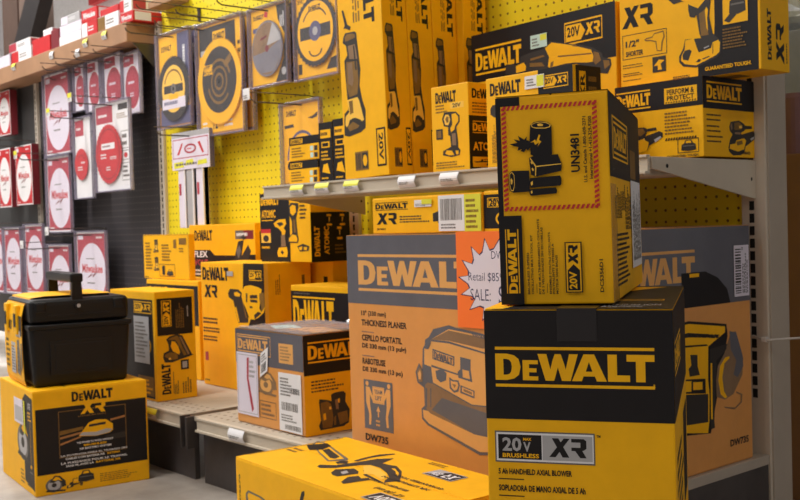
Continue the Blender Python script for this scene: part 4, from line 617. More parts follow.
f.p([(.04, .0), (1, 0), (1, .44), (.74, .42), (.40, .42), (.33, .52), (.04, .52)], 'K'); f.t('FLEX', .07, .38, .29, .50, 'W', bold=.03); f.t('VOLT', .07, .22, .29, .34, 'r', bold=.03); f.lines(.05, .02, .22, .16, 'W', 2); f.p([(.68, .28), (.76, .68), (.84, .70), (.80, .4), (.9, .62), (.94, .5), (.86, .2), (.7, .18)], 'k'); f.p([(.80, .76), (.84, .80), (.88, .74), (.84, .7)], 'k'); f.p([(.72, .5), (.78, .62), (.80, .5), (.76, .36)], 'G')
A['R'].r(.2, .35, .8, .85, 'k'); fin()
mb, A, kids, fin = carton('nailer_carton', 'tall yellow nailer carton at the back behind the labelled carton', 'box', -2.877, 1.625, .1795, 0, .362, .165, .3815)
f = A['F']; f.tr('nailer'); f.logo(.03, .86, .46, .965, 'K', bars=False); f.badge(.78, .87, .97, .95); f.xr(.05, .72, .27, .82, 'K'); 
f.lines(.02, .50, .36, .56, 'k', 2); f.lines(.02, .43, .40, .48, 'k', 2); f.lines(.02, .36, .34, .41, 'k', 2); f.r(.04, .20, .09, .27, 'r'); f.lines(.02, .03, .14, .05, 'k', 1)
a = A['R']; a.r(.0, 0, .08, 1, 'y'); a.lines(.22, .76, .34, .92, 'D', 3, vert=True); a.r(.80, .64, .86, .90, 'D')
sticker(kids, 'torn_label', (.16, -.0016, .343), (.035, 0, 0), (0, 0, .014), (0, -1, 0), None, 'S')
fin()
mb, A, kids, fin = carton('tool_carton', 'yellow carton against the wall, mostly hidden behind the tall nailer carton', 'box', -2.76, 1.812, .1795, 0, .325, .092, .3815)
A['F'].r(.86, .72, .92, .88, 'K'); A['R'].r(.1, .1, .9, .11, 'D'); fin()
mb, A, kids, fin = carton('drill_kit_carton', 'black and yellow drill and impact driver carton under the upper shelf end', 'box', -2.672, 1.72, .562, 0, .262, .14, .205, top=True)
f = A['F']; f.r(0, 0, .60, 1, 'K'); f.logo(.02, .83, .40, .94, 'Y', bars=False); f.t('ATOMIC', .03, .64, .32, .76, 'Y', bold=.03); f.r(.03, .60, .27, .615, 'Y'); f.r(.01, .28, .21, .48, 'y'); f.r(.01, .42, .21, .48, 'R'); f.p(ell(.11, .34, .06, .05), 'k'); f.lines(.02, .18, .26, .24, 'Y', 1); f.tr('atomic'); f.lines(.80, .60, .94, .88, 'k', 5); 
a = A['R']; a.r(0, .0, 1, .70, 'K'); a.logo(.08, .08, .22, .50, 'Y', 90, bars=False); a.t('ATOMIC', .33, .1, .46, .5, 'Y', 90); a.icon('impact', .36, .5, .56, .68); a.icon('impact', .70, .5, .9, .68); a.icon('impact', .62, .30, .82, .5); a.icon('gun', .42, .74, .92, .95); a.lines(.6, .1, .9, .25, 'D', 3)
fin()
mb, A, kids, fin = carton('tool_carton', 'low black fronted carton with yellow top between labelled carton and planer', 'box', -2.403, 1.64, .1795, 0, .31, .165, .322)
f = A['F']; f.r(0, 0, 1, .955, 'K'); f.r(.03, .895, .66, .91, 'Y'); f.logo(.03, .55, .64, .88, 'Y', bars=False); f.lines(.05, .925, .4, .945, 'G', 1); fin()

# ---- upper shelf, from left
ZS = .7775
def card_box(x, y, z, w, d, h, lab, art, grp=None):
    mb, A, kids, fin = carton('blade_card_box', lab, 'box', x, y, z, 0, w, d, h, top=False, group=grp); art(A); return fin()
def a1(A):
    f = A['F']; f.r(0, .66, 1, 1, 'K'); f.r(.05, .72, .46, .92, 'Y'); f.logo(.07, .74, .44, .90, 'K', bars=False); f.lines(.08, .12, .55, .58, 'D', 4); f.r(.72, .36, .82, .56, 'c'); f.r(.85, .36, .96, .56, 'k'); f.r(.72, .08, .82, .28, 'c'); f.r(.85, .08, .96, .28, 'k'); A['R'].r(0, .66, 1, 1, 'K')
card_box(-2.335, 1.60, ZS, .135, .06, .064, 'lower of two flat black and yellow blade boxes on the shelf end', a1)
card_box(-2.330, 1.60, ZS+.0645, .135, .06, .064, 'upper of two flat black and yellow blade boxes on the shelf end', a1)
def a2(A):
    f = A['F']; f.r(0, 0, 1, 1, 'K'); f.r(.12, .74, .88, .88, 'Y'); f.lines(.14, .76, .86, .86, 'K', 1); f.r(.18, .58, .8, .68, 'Y'); f.r(.25, .60, .7, .66, 'K'); f.lines(.15, .36, .85, .54, 'Y', 3); f.p([(.2, .18), (.8, .14), (.6, .32), (.3, .3)], 'Y'); f.lines(.15, .05, .85, .1, 'Y', 1); A['R'].r(0, 0, 1, 1, 'K')
card_box(-2.193, 1.60, ZS, .058, .05, .156, 'left of two narrow black blade boxes standing on the upper shelf', a2)
card_box(-2.132, 1.60, ZS, .060, .05, .160, 'right of two narrow black blade boxes, touching the tall yellow box', a2)
PX = -1.875
def tall(y, d, w, lab, x1=PX, h=.76, tilt=-1.7):
    mb, A, kids, fin = carton('stick_tool_carton', lab, 'box', x1-w, y, ZS, 0, w, d, h, top=False)
    for nm, k0 in (('F', 0), ('R', 0)):
        a = A[nm]; a.lines(.34, .50, .52, .86, 'D', 3, vert=True, seed=2); a.logo(.60, .485, .84, .76, 'K', -90, bars=False)
        a.tr('stick')
        a.r(.76, .03, .96, .150, 'K'); a.r(.785, .036, .935, .144, 'Y'); a.t('20V', .81, .048, .91, .134, 'K', -90, .03)
        a.r(.26, .025, .56, .085, 'D'); a.bars(.27, .03, .40, .08, 'k', 12); a.r(.42, .03, .55, .08, 'k'); a.p(ell(.485, .055, .05, .018), 'Y')
    A['F'].p([(.10, .55), (.14, .55), (.22, .50), (.30, .49), (.27, .48), (.17, .49), (.12, .49), (.16, .50)], 'k')
    o = fin(); o.rotation_euler.y = math.radians(tilt); return o
tall(1.570, .077, .170, 'tallest nearest yellow stick tool carton at the front of the upper shelf row')
tall(1.6485, .081, .165, 'second yellow stick tool carton, directly behind the front one', h=.74)
tall(1.731, .081, .165, 'third yellow stick tool carton counting back from the shelf edge', x1=-1.878, h=.72, tilt=-1.0)
tall(1.8135, .082, .165, 'rearmost yellow stick tool carton against the pegboard, beside the stapler carton', x1=-1.86, h=.735, tilt=-.3)
mb, A, kids, fin = carton('work_light_carton', 'small yellow cordless work light carton in front of the tall boxes', 'box', -1.712, 1.562, ZS, 0, .118, .11, .189, top=False)
f = A['F']; f.logo(.12, .80, .68, .93, 'K', bars=False); f.r(.52, .72, .88, .79, 'y'); f.t('20V', .58, .73, .8, .78, 'k'); f.lines(.12, .68, .45, .79, 'D', 3); f.tr('torch'); f.r(.12, .38, .30, .50, 'k'); f.r(.15, .40, .26, .48, 'D'); f.lines(.10, .03, .9, .12, 'D', 3)
a = A['R']; a.r(0, 0, 1, .62, 'K'); a.logo(.1, .82, .9, .93, 'K', bars=False); a.logo(.1, .42, .95, .56, 'Y', bars=True); a.t('ATOMIC', .1, .22, .9, .32, 'Y'); a.r(.08, .03, .9, .15, 'Y'); a.icon('mini', .1, .04, .8, .14); a.lines(.1, .64, .8, .78, 'D', 4); fin()
mb, A, kids, fin = carton('battery_kit_carton', 'yellow and black carton with price sticker, just behind the warning carton', 'box', -1.540, 1.562, ZS, 0, .236, .085, .187, top=False)
f = A['F']; f.r(.62, .0, 1, 1, 'K'); f.logo(.05, .80, .42, .94, 'K', bars=False); f.badge(.68, .79, .95, .93); f.icon('drill', .05, .1, .5, .72); f.lines(.06, .05, .16, .5, 'D', 8, vert=True)
def d_(s): s.lines(.1, .15, .6, .8, 'G', 3); s.r(.62, .1, .98, .95, 'L')
sticker(kids, 'price_sticker', (.112, -.0012, .152), (.052, 0, 0), (0, 0, .026), (0, -1, 0), d_)
a = A['R']; a.r(.10, 0, 1, 1, 'K'); a.r(.22, .60, .45, .94, 'Y'); a.t('XR', .25, .62, .42, .92, 'K', 90); a.lines(.55, .6, .95, .92, 'D', 3); fin()
mb, A, kids, fin = carton('stapler_carton', 'wide black banded stapler carton at the back of the upper shelf', 'box', -1.797, 1.777, ZS, -3.5, .455, .10, .338, top=False)
f = A['F']; f.r(0, .66, 1, 1, 'K'); f.logo(.03, .71, .38, .90, 'Y'); f.badge(.68, .79, .92, .935)
def d_(s): s.lines(.1, .1, .55, .8, 'G', 3); s.r(.6, .5, .98, .95, 'L')
sticker(kids, 'price_sticker', (.205, -.0012, .275), (.052, 0, 0), (0, 0, .030), (0, -1, 0), d_, 'c')
f.t('5-IN-1 MULTI-TACKER', .03, .585, .28, .605, 'k'); f.lines(.03, .54, .2, .57, 'k', 1); f.lines(.03, .45, .22, .51, 'k', 2)
f.tr('stapler'); f.r(0, 0, .02, .66, 'k')
fin()
mb, A, kids, fin = carton('sander_carton', 'yellow random orbit sander carton at the right end of the upper shelf', 'box', -1.326, 1.72, ZS, 0, .206, .18, .153, top=False, bev=.002)
f = A['F']; f.r(0, .64, 1, 1, 'K'); f.logo(-.0+.02, .68, .42, .92, 'Y'); f.r(.58, .70, .94, .90, 'Y'); f.t('PERFORM &', .61, .81, .91, .88, 'K', bold=.03); f.t('PROTECT', .61, .735, .91, .80, 'K', bold=.03)
for k in range(12): f.p([(.59+k*.029, .705), (.605+k*.029, .705), (.612+k*.029, .725), (.597+k*.029, .725)], 'K')
f.lines(.58, .30, .93, .60, 'D', 7)
for k in range(12): f.p([(.58+k*.029, .23), (.597+k*.029, .23), (.61+k*.029, .265), (.593+k*.029, .265)], 'K')
f.o(.72, .06, .95, .24, 'k', .006); f.icon('bag', .76, .08, .92, .22); f.t('GUARANTEED TOUGH.', .60, .01, .95, .04, 'k'); f.tr('sander_f')
a = A['R']; a.r(0, .60, 1, 1, 'K'); a.logo(.07, .68, .75, .94, 'Y'); a.tr('sander')
for v in (.50, .44, .36, .30, .23, .17): a.lines(.06, v, .36, v+.04, 'k', 1, seed=int(v*100))
a.t('DWE6423', .72, .04, .9, .08, 'k'); fin()
mb, A, kids, fin = carton('hammer_drill_carton', 'big yellow drill carton overhanging the sander carton, upper right corner', 'box', -1.333, 1.75, ZS+.1540, 0, .318, .102, .27, top=False, bev=.002)
f = A['F']; f.p([(.58, 0), (.985, 0), (.985, 1), (.70, 1), (.70, .36), (.69, .2), (.58, .10)], 'K'); f.xr(.02, .45, .26, .61, 'K'); f.o(.02, .215, .36, .40, 'k', .004); f.t('1/2"', .045, .305, .15, .355, 'k', bold=.03); f.t('SHORTER', .045, .235, .18, .275, 'k', bold=.03)
f.put([[(0, .7), (.1, .78), (.4, .8), (.5, .95), (.95, 1), (1, .7), (.9, .45), (.85, .0), (.6, .05), (.55, .5), (.3, .6), (.1, .62)]], 'D', (.19, .235, .345, .385)); f.put([[(.06, .7), (.4, .74), (.52, .9), (.92, .93), (.94, .7), (.84, .45), (.8, .05), (.64, .1), (.6, .54), (.3, .66)]], 'Y', (.19, .235, .345, .385))
for v in (.165, .145, .10, .085, .05): f.lines(.02, v, .20, v+.012, 'k', 1, seed=int(v*900))
f.r(.25, .085, .35, .20, 'k'); f.put([[(.1, .4), (.5, .8), (.9, .7), (.6, .5), (.7, .1), (.4, .1), (.4, .4)]], 'Y', (.25, .09, .35, .20)); f.lines(.40, .012, .57, .035, 'k', 2)
f.tr('drill')
f.r(.755, .34, .925, .80, 'Y'); f.o(.755, .34, .925, .80, 'k', .003); f.icon('bag', .80, .40, .91, .56); f.p([(.765, .37), (.82, .43), (.85, .40), (.80, .35)], 'k'); f.r(.765, .62, .915, .65, 'k'); f.icon('mini', .77, .66, .91, .74); f.lines(.755, .17, .925, .32, 'D', 7); f.t('GUARANTEED TOUGH.', .63, .04, .94, .068, 'Y')
a = A['R']; a.logo(.22, .07, .36, .42, 'K', 90, bars=False); a.xr(.52, .05, .80, .33, 'K', 90); a.lines(.86, .06, .92, .26, 'k', 1, vert=True); a.r(.48, .50, .80, .80, 'D'); a.lines(.52, .52, .76, .78, 'Y', 5, vert=True)
A['D'].r(.4, .3, .8, .7, 'D'); fin()

# ================================================================== TOOL CASE
case = empty('tool_case', (-2.912, 1.028, .2675), math.radians(-9)); tag(case, 'black plastic tool case with raised handle and yellow card sleeve, on the saw carton', 'tool case')
W_, D_, H_ = .29, .262, .228
def rbox(a, b, m, bev, taper=0, seg=3):
    bm = bmesh.new(); bmesh.ops.create_cube(bm, size=1)
    for v in bm.verts:
        co = [a[k]+(v.co[k]+.5)*(b[k]-a[k]) for k in range(3)]
        if taper and v.co.z < 0: co[0] += taper*(1 if v.co.x < 0 else -1); co[1] += taper*(1 if v.co.y < 0 else -1)
        v.co = co
    bmesh.ops.bevel(bm, geom=bm.edges[:], offset=bev, segments=seg, affect='EDGES', profile=.6)
    q = MB(); q.frombm(bm, m); return q
q = rbox((0, 0, 0), (W_, D_, .158), M_plast, .012, .010); ob = q.build('case_body', case, True)
q = MB(); q.box((W_-.003, .05, .03), (W_+.001, D_-.05, .12), M_plast, .0015); q.box((W_-.004, .062, .040), (W_+.0025, D_-.062, .110), M_plast, .0015); q.build('side_recess', case)
q = rbox((-.003, -.003, .150), (W_+.005, D_+.003, .163), M_plast, .004); q.build('rim', case, True)
q = rbox((.002, .002, .164), (W_-.001, D_-.002, H_), M_plast, .016); q.box((.05, .04, H_-.003), (W_-.05, D_-.04, H_+.004), M_plast, .003)
q.box((W_-.006, .05, .183), (W_+.0025, D_-.05, .187), M_plast, .001); q.box((W_-.02, .015, .195), (W_+.003, .045, H_-.006), M_plast, .006); q.box((W_-.02, D_-.045, .195), (W_+.003, D_-.015, H_-.006), M_plast, .006); q.build('lid', case)
q = MB()
for X in (.015, W_-.012):
    q.prism([(.110, .0), (.140, .0), (.136, .083), (.114, .083)], M_plast, (X-.008, 0, .205), (0, 1, 0), (0, 0, 1), (1, 0, 0), .016)
q.box((.005, .108, .268), (W_-.002, .142, .292), M_plast, .006); hd = q.build('handle', case)
q = MB(); q.tube([(W_-.006, .125, .208), (W_+.008, .125, .208)], .010, M_plast, 16); q.tube([(W_+.007, .125, .208), (W_+.0095, .125, .208)], .005, P['S'], 12); q.build('pivot', hd)
prof = [(-.001, .004), (-.006, .02), (-.009, .10), (-.008, .185), (-.001, .214), (.016, .231), (.05, .2345), (.225, .2345)]
q = MB(); vs = []; n = len(prof)
for X in (.02, W_-.045): vs += [(X, a, b) for a, b in prof]
q.add(vs, [(i, i+1, n+i+1, n+i) for i in range(n-1)], 'Y'); vs2 = [(a, b-.0012, c-.0012) for a, b, c in vs]; q.add(vs2, [(i, i+1, n+i+1, n+i) for i in range(n-1)], 'Y')
a = Art(q, (.02, -.0095, .02), (W_-.065, 0, 0), (0, 0, .165), (0, -1, 0), .0006)
a.p([(.55, 1), (.99, 1), (.99, .68), (.55, .72)], 'k'); a.p([(.60, .98), (.78, .98), (.78, .8), (.62, .82)], 'S'); a.p([(.3, .7), (.52, .7), (.52, .35), (.3, .3)], 'Y'); a.r(.38, .05, .62, .55, 'S'); a.lines(.4, .08, .6, .5, 'k', 9); a.p([(.70, .08), (.86, .05), (.88, .42), (.84, .62), (.72, .6)], 'G'); a.lines(.72, .1, .84, .5, 'k', 6); a.p([(.92, .1), (.98, .2), (.98, .58), (.92, .56)], 'G'); a.logo(.1, .75, .45, .9, 'K', bars=False); a.lines(.08, .1, .3, .6, 'k', 6); a.r(.66, .66, .92, .76, 'S')
q.build('card_sleeve', case)
for X in (.05, .175):
    q = MB(); q.box((X, -.016, .135), (X+.034, -.004, .212), 'Y', .003); q.box((X+.004, -.0175, .155), (X+.030, -.0155, .19), 'K', .0005); q.build('latch', case)

# ================================================================== HOOKS AND BLADE PACKS
def hook(x, z, ln, label, tagk=None, two=True, group=None):
    r = empty('peg_hook', (x, YW-.002, z)); tag(r, label, 'peg hook', group)
    q = MB(); q.box((-.010, -.003, -.018), (.010, .0, .03), M_wire, .001); q.tube([(0, 0, 0), (0, -ln*.5, 0), (0, -ln+.015, 0), (0, -ln, .008), (0, -ln-.003, .016)], .0024, M_wire, 8); q.build('prong', r)
    if two:
        q = MB(); q.tube([(0, 0, .026), (0, -.03, .030), (0, -ln*.6, .030), (0, -ln-.012, .028)], .0018, M_wire, 8); q.build('tag_arm', r)
    if tagk:
        q = MB(); q.box((-.018, -ln-.0145, .004), (.018, -ln-.0125, .038), 'W', .0004)
        if tagk == 'L': q.box((-.0175, -ln-.0152, .020), (.0175, -ln-.0143, .0375), 'L', .0002)
        A = Art(q, (-.018, -ln-.0145, .004), (.036, 0, 0), (0, 0, .034), (0, -1, 0), .0008); A.lines(.1, .1, .9, .45, 'G', 2); q.build('tag_holder', r)
    return r
def pack(x0, zt, w, h, y, style, label, group=None, th=.012, name='blade_pack', shell=True):
    r = empty(name, (x0, y, zt-h)); tag(r, label, 'saw blade pack' if name == 'blade_pack' else 'pack', group)
    q = MB(); q.box((0, 0, 0), (w, .0015, h), 'B' if style[0] == 'V' else 'W', .0003)
    A = Art(q, (0, 0, 0), (w, 0, 0), (0, 0, h), (0, -1, 0)); blade = None; s = style; k = w/h
    if s == 'V1':
        A.r(.04, .02, .96, .98, 'Y'); A.r(.60, .5, .97, .98, 'b'); A.lines(.72, .62, .86, .94, 'W', 1, vert=True); A.r(.04, .02, .97, .2, 'b'); A.t('DEWALT', .1, .82, .42, .88, 'K'); blade = (.50, .40, .49, 60, 'k'); 
    elif s == 'V2':
        A.r(.02, .02, .98, .98, 'Y'); A.r(.03, .72, .84, .97, 'k'); A.r(.34, .82, .62, .92, 'Y'); A.logo(.36, .84, .60, .90, 'K', bars=False); A.r(.06, .72, .4, .77, 'S'); A.lines(.88, .66, .96, .80, 'K', 2); A.r(.02, .02, .98, .17, 'Y'); A.t('12"', .30, .05, .44, .14, 'K', bold=.03); A.lines(.06, .05, .2, .13, 'W', 2); A.lines(.55, .05, .8, .13, 'W', 2); blade = (.50, .46, .50, 80, 'Y')
    elif s == 'V3':
        A.r(.02, .02, .98, .98, 'Y'); A.p([(.70, .98), (.98, .98), (.98, .02), (.64, .02), (.86, .3), (.9, .6), (.74, .8)], 'k'); A.logo(.08, .86, .36, .92, 'K', bars=False); A.p([(.36, .88), (.46, .86), (.48, .92), (.40, .95)], 'R'); A.r(.06, .70, .22, .76, 'b'); A.lines(.78, .7, .9, .9, 'W', 3, vert=True); A.disc(.86, .14, .06, .05, 'S'); blade = (.48, .46, .42, 60, 'g')
    elif s == 'V4':
        A.r(.02, .02, .98, .98, 'Y'); A.t('DEWALT', .04, .88, .2, .93, 'K'); A.p([(.7, .06), (.96, .06), (.96, .2), (.8, .18)], 'k'); A.r(.03, .06, .12, .18, 'k'); blade = (.50, .52, .50, 36, 'k')
    elif s == 'V5':
        A.r(.02, .02, .98, .98, 'Y'); A.logo(.10, .85, .36, .92, 'K', bars=False); A.p([(.04, .74), (.28, .75), (.30, .71), (.06, .70)], 'k'); A.p([(.66, .80), (.80, .82), (.92, .86), (.90, .80), (.78, .78)], 'k'); A.disc(.5, .30, .40, .36, 'b', a0=.0, a1=PI, inner=.9, n=24); A.r(.1, .2, .2, .26, 'k'); A.lines(.2, .1, .8, .3, 'D', 4)
    elif s == 'bag':
        A.r(0, 0, 1, 1, 'l'); A.r(.0, .86, 1, 1, 'S'); A.o(.03, .30, .97, .82, 'r', .012); A.p([(.14, .40), (.27, .70), (.31, .70), (.20, .40)], 'R'); A.p([(.70, .68), (.82, .38), (.86, .40), (.76, .70)], 'R'); A.p(ell(.50, .54, .16, .13), 'r'); A.p(ell(.50, .54, .12, .08), 'l'); A.lines(.42, .50, .58, .58, 'R', 1); A.p([(.05, .04), (.32, .06), (.30, .22), (.05, .20)], 'L'); A.p([(.36, .10), (.60, .12), (.56, .26), (.38, .24)], 'L'); A.p([(.68, .08), (.94, .10), (.92, .22), (.70, .20)], 'L'); A.lines(.1, .08, .9, .2, 'G', 1)
    elif s in ('rw', 'rwb'):
        A.r(.02, .02, .98, .98, 'R' if s == 'rwb' else 'r'); A.disc(.5, .45, .45, .40, 'W' if s == 'rwb' else 'l', n=40)
        ry = .43*min(1, k*1.05); A.t('Milwaukee', .16, .44, .84, .56, 'R'); A.p([(.28, .36), (.5, .44), (.46, .40), (.7, .47), (.5, .37), (.52, .41)], 'M'); A.lines(.32, .28, .68, .32, 'G', 1); A.lines(.3, .62, .7, .65, 'G', 1); A.r(.05, .90, .22, .96, 'l'); A.lines(.66, .90, .94, .95, 'W', 1); A.lines(.06, .03, .3, .07, 'W', 1)
    elif s == 'rc':
        A.r(.02, .02, .98, .98, 'l'); A.r(.02, .80, .6, .98, 'r'); A.disc(.5, .44, .44, .38, 'W', n=36); A.disc(.5, .44, .41, .355, 'r', n=36); A.disc(.5, .44, .36, .31, 'M', n=36, inner=.96); A.lines(.25, .48, .75, .56, 'l', 1); A.lines(.35, .28, .65, .36, 'l', 2); A.lines(.1, .86, .5, .94, 'l', 1)
        A.p([(0, 0), (.1, .05), (.2, 0), (.35, .05), (.5, 0), (.65, .05), (.8, 0), (.9, .05), (1, 0)], 'W')
    elif s in ('rt', 'rt2'):
        A.r(.02, .02, .98, .98, 'W'); A.r(.02, .78, .50, .98, 'r'); A.lines(.08, .84, .44, .90, 'W', 1)
        if s == 'rt': 
            A.r(.66, .90, .92, .97, 'k'); A.lines(.62, .80, .94, .87, 'D', 3); A.o(.72, .46, .96, .66, 'G', .008); A.o(.72, .33, .96, .44, 'G', .008); A.o(.72, .1, .96, .30, 'G', .008); A.lines(.75, .48, .93, .64, 'G', 2); A.lines(.75, .13, .93, .28, 'G', 3); A.p(ell(.84, .385, .05, .03), 'R')
        blade = (.40, .42, .38, 36, 'R')
    o = q.build('insert_card', r)
    if blade:
        cx, cy, rr, nt, c = blade; R_ = rr*w; cz = cy*h
        if R_ > min(cz, h-cz): R_ = min(cz, h-cz)*.96
        q = MB(); Z = -.006; bp = blade_poly(cx*w, cz, R_, nt, .05)
        q.prism(bp, c, (0, Z, 0), (1, 0, 0), (0, 0, 1), (0, -1, 0), .0016)
        B = Art(q, (cx*w-R_, Z-.0016, cz-R_), (2*R_, 0, 0), (0, 0, 2*R_), (0, -1, 0))
        if s == 'V1': B.disc(.5, .5, .36, .36, 'y'); B.disc(.5, .5, .30, .30, 'D', inner=.9, a0=.3, a1=2.8); B.r(.2, .44, .8, .56, 'k'); B.r(.14, .2, .86, .36, 'l'); B.r(.36, .34, .64, .42, 'Y'); B.lines(.2, .24, .8, .34, 'b', 1); B.disc(.5, .5, .08, .08, 'G')
        if s == 'V2': B.disc(.5, .52, .38, .38, 'k'); B.disc(.5, .5, .26, .26, 'D', inner=.88, a0=.3, a1=2.4); B.disc(.5, .5, .26, .26, 'D', inner=.88, a0=3.4, a1=5.6); B.disc(.5, .5, .18, .18, 'D', inner=.85); B.disc(.5, .5, .10, .10, 'D', inner=.7); B.logo(.16, .6, .36, .72, 'Y', 90, bars=False); B.p([(.60, .70), (.76, .80), (.78, .72), (.66, .64)], 'D')
        if s == 'V3': B.disc(.5, .5, .46, .46, 'h'); B.p([(.04, .42), (.5, .46), (.96, .62), (.92, .3), (.7, .08), (.3, .08), (.1, .25)], 'g'); B.p([(.5, .55), (.7, .95), (.92, .7), (.94, .6)], 'S'); B.disc(.5, .5, .06, .06, 'M'); B.p([(.3, .7), (.5, .74), (.5, .7), (.3, .66)], 'M')
        if s == 'V4': B.disc(.5, .5, .42, .42, 'Y'); B.r(.14, .40, .86, .58, 'k'); B.disc(.5, .5, .14, .14, 'b'); B.disc(.5, .5, .06, .06, 'S'); B.logo(.36, .78, .64, .86, 'K', bars=False); B.disc(.5, .5, .33, .33, 'k', inner=.93, a0=.6, a1=1.3); B.disc(.5, .5, .33, .33, 'k', inner=.93, a0=1.9, a1=2.6); B.disc(.5, .24, .16, .1, 'k', inner=.8, a0=PI, a1=2*PI)
        if s == 'rt': B.r(.24, .58, .74, .68, 'W'); B.lines(.28, .60, .70, .66, 'M', 1); B.lines(.2, .42, .5, .52, 'W', 2); B.lines(.56, .40, .9, .46, 'W', 2); B.lines(.4, .22, .62, .3, 'W', 2); B.disc(.5, .5, .42, .42, 'M', inner=.97)
        if s == 'rt2': B.lines(.5, .5, .9, .6, 'W', 1); B.lines(.25, .3, .75, .45, 'W', 2); B.disc(.5, .5, .3, .3, 'M', inner=.92, a0=.5, a1=2.5)
        if s in ('V1', 'V2'): B.disc(.5, .5, .03, .03, 'x')
        q.build('saw_blade', r)
    if shell:
        q = MB(); t = .006
        for a_, b_ in (((-t, -th, -t), (w+t, .004, 0)), ((-t, -th, h), (w+t, .004, h+t)), ((-t, -th, 0), (0, .004, h)), ((w, -th, 0), (w+t, .004, h))): q.box(a_, b_, M_rim, .0015)
        q.box((0, -th, 0), (w, -th+.0007, h), M_clear, .0002)
        q.build('clamshell', r)
    else:
        q = MB(); q.box((0, .0015, 0), (w, .0015+th, h), 'M' if s == 'rwb' else 'b', .0006); q.build('pack_box', r)
    return r
M_rim = mat('clamshell_rim_plastic', (150, 142, 164), .2, alpha=.55, noise=.05, coat=.4)
M_clear = mat('clear_blister_sheet', (225, 222, 232), .15, alpha=.035, noise=.02)
V = [(-3.540, 1.389, .245, .343, 1.850, 'V1', 'narrow blue edged saw blade pack, first on the yellow pegboard beside the upright'),
     (-3.242, 1.378, .298, .385, 1.850, 'V2', 'largest saw blade pack with orange toothed ring round a black disc'),
     (-2.895, 1.373, .215, .250, 1.850, 'V3', 'saw blade pack with bare steel disc, between the largest pack and the dark ringed one'),
     (-2.636, 1.378, .215, .262, 1.850, 'V4', 'saw blade pack with dark toothed ring, beside the tall yellow carton'),
     (-2.726, 1.048, .205, .25, 1.850, 'V5', 'orange blade pack with grey arc hanging low behind the shelf end')]
for x, zt, w, h, y, s, lb in V:
    if s in ('V1', 'V3', 'V2'):
        p2 = pack(x+.016, zt+.004, w, h, y+.030, s, 'second pack hidden behind the ' + {'V1': 'narrow blue edged blade pack', 'V2': 'largest saw blade pack', 'V3': 'steel disc blade pack'}[s])
    pack(x, zt, w, h, y, s, lb)
for x, z, tk, lb in [(-3.42, 1.372, None, 'long grey wire hook holding the narrow blue edged blade pack'), (-3.20, 1.362, None, 'wire hook over the left side of the largest blade pack'), (-3.05, 1.372, None, 'wire hook over the right side of the largest blade pack'), (-2.79, 1.358, None, 'wire hook holding the steel disc blade pack'), (-2.62, 1.040, 'W', 'wire hook with white tag holding the low orange blade pack'),
                    (-3.33, 1.44, None, 'empty wire hook over the first two blade packs on yellow pegboard')]:
    hook(x, z, .245, lb, tk)
pack(-3.43, 1.018, .270, .135, 1.835, 'bag', 'white header bag with red triangles and lime text holding the clear tubes', name='header_bag', shell=False, th=.018)
for i, (x, c, lb) in enumerate([(-3.395, 'l', 'leftmost clear tube pack hanging under the white header bag'), (-3.335, 'S', 'middle clear tube pack hanging under the white header bag'), (-3.265, 'l', 'rightmost clear tube pack hanging under the white header bag')]):
    q = MB(); q.box((0, 0, 0), (.052, .022, .215), c, .003); q.box((.044, -.002, 0), (.052, .020, .215), 'W', .001)
    A = Art(q, (0, 0, 0), (.052, 0, 0), (0, 0, .215), (0, -1, 0)); A.r(.1, .55, .4, .75, 'r') if i != 1 else A.r(.3, .1, .5, .9, 'S'); o = q.build('tube_pack'); o.location = (x, 1.838, .672); tag(o, lb, 'tube pack')
hook(-3.30, 1.000, .20, 'wire hook through the white header bag', None)

R_ = [(-5.242, 1.377, .155, .218, 'rwb', 'bright red boxed blade with white circle, at the left edge just under the shelf'),
      (-5.272, 1.094, .163, .291, 'rwb', 'bright red boxed blade with white circle, cut by the left edge at mid height'),
      (-5.038, 1.092, .205, .285, 'rwb', 'bright red boxed blade with white circle, right one of the mid height pair'),
      (-4.643, 1.380, .285, .36, 'rw', 'tall clear pack with large white circle on dull red, first under the wooden shelf'),
      (-4.306, 1.378, .110, .190, 'rc', 'small round red card pack, first of four under the wooden shelf'),
      (-4.175, 1.378, .130, .205, 'rc', 'small round red card pack, second of four under the wooden shelf'),
      (-4.010, 1.378, .170, .235, 'rc', 'round red card pack, third of four under the wooden shelf'),
      (-3.835, 1.362, .150, .235, 'rc', 'round red card pack, last of four nearest the cream upright'),
      (-4.325, 1.155, .180, .34, 'rt2', 'red toothed blade pack partly hidden behind its right neighbour'),
      (-4.646, 1.008, .265, .335, 'rw', 'clear pack with white circle hanging second down in the white circle column'),
      (-5.44, .698, .20, .32, 'rw', 'clear white circle pack in the low row, cut by the left edge'),
      (-5.225, .698, .225, .32, 'rw', 'clear white circle pack in the low row, left of the lone pair'),
      (-4.946, .708, .230, .32, 'rw', 'clear white circle pack in the low row, left of the case handle'),
      (-4.665, .612, .250, .30, 'rw', 'clear white circle pack seen through the tool case handle'),
      (-4.345, .667, .300, .31, 'rw', 'widest clear white circle pack, low right above the tool case')]
for i, (x, zt, w, h, s, lb) in enumerate(R_):
    pack(x, zt, w, h, 1.850, s, lb, shell=(s != 'rwb'), th=.012 if s != 'rwb' else .035)
pack(-4.00, 1.175, .315, .345, 1.800, 'rt', 'white pack with big red toothed blade, in front on the black pegboard')
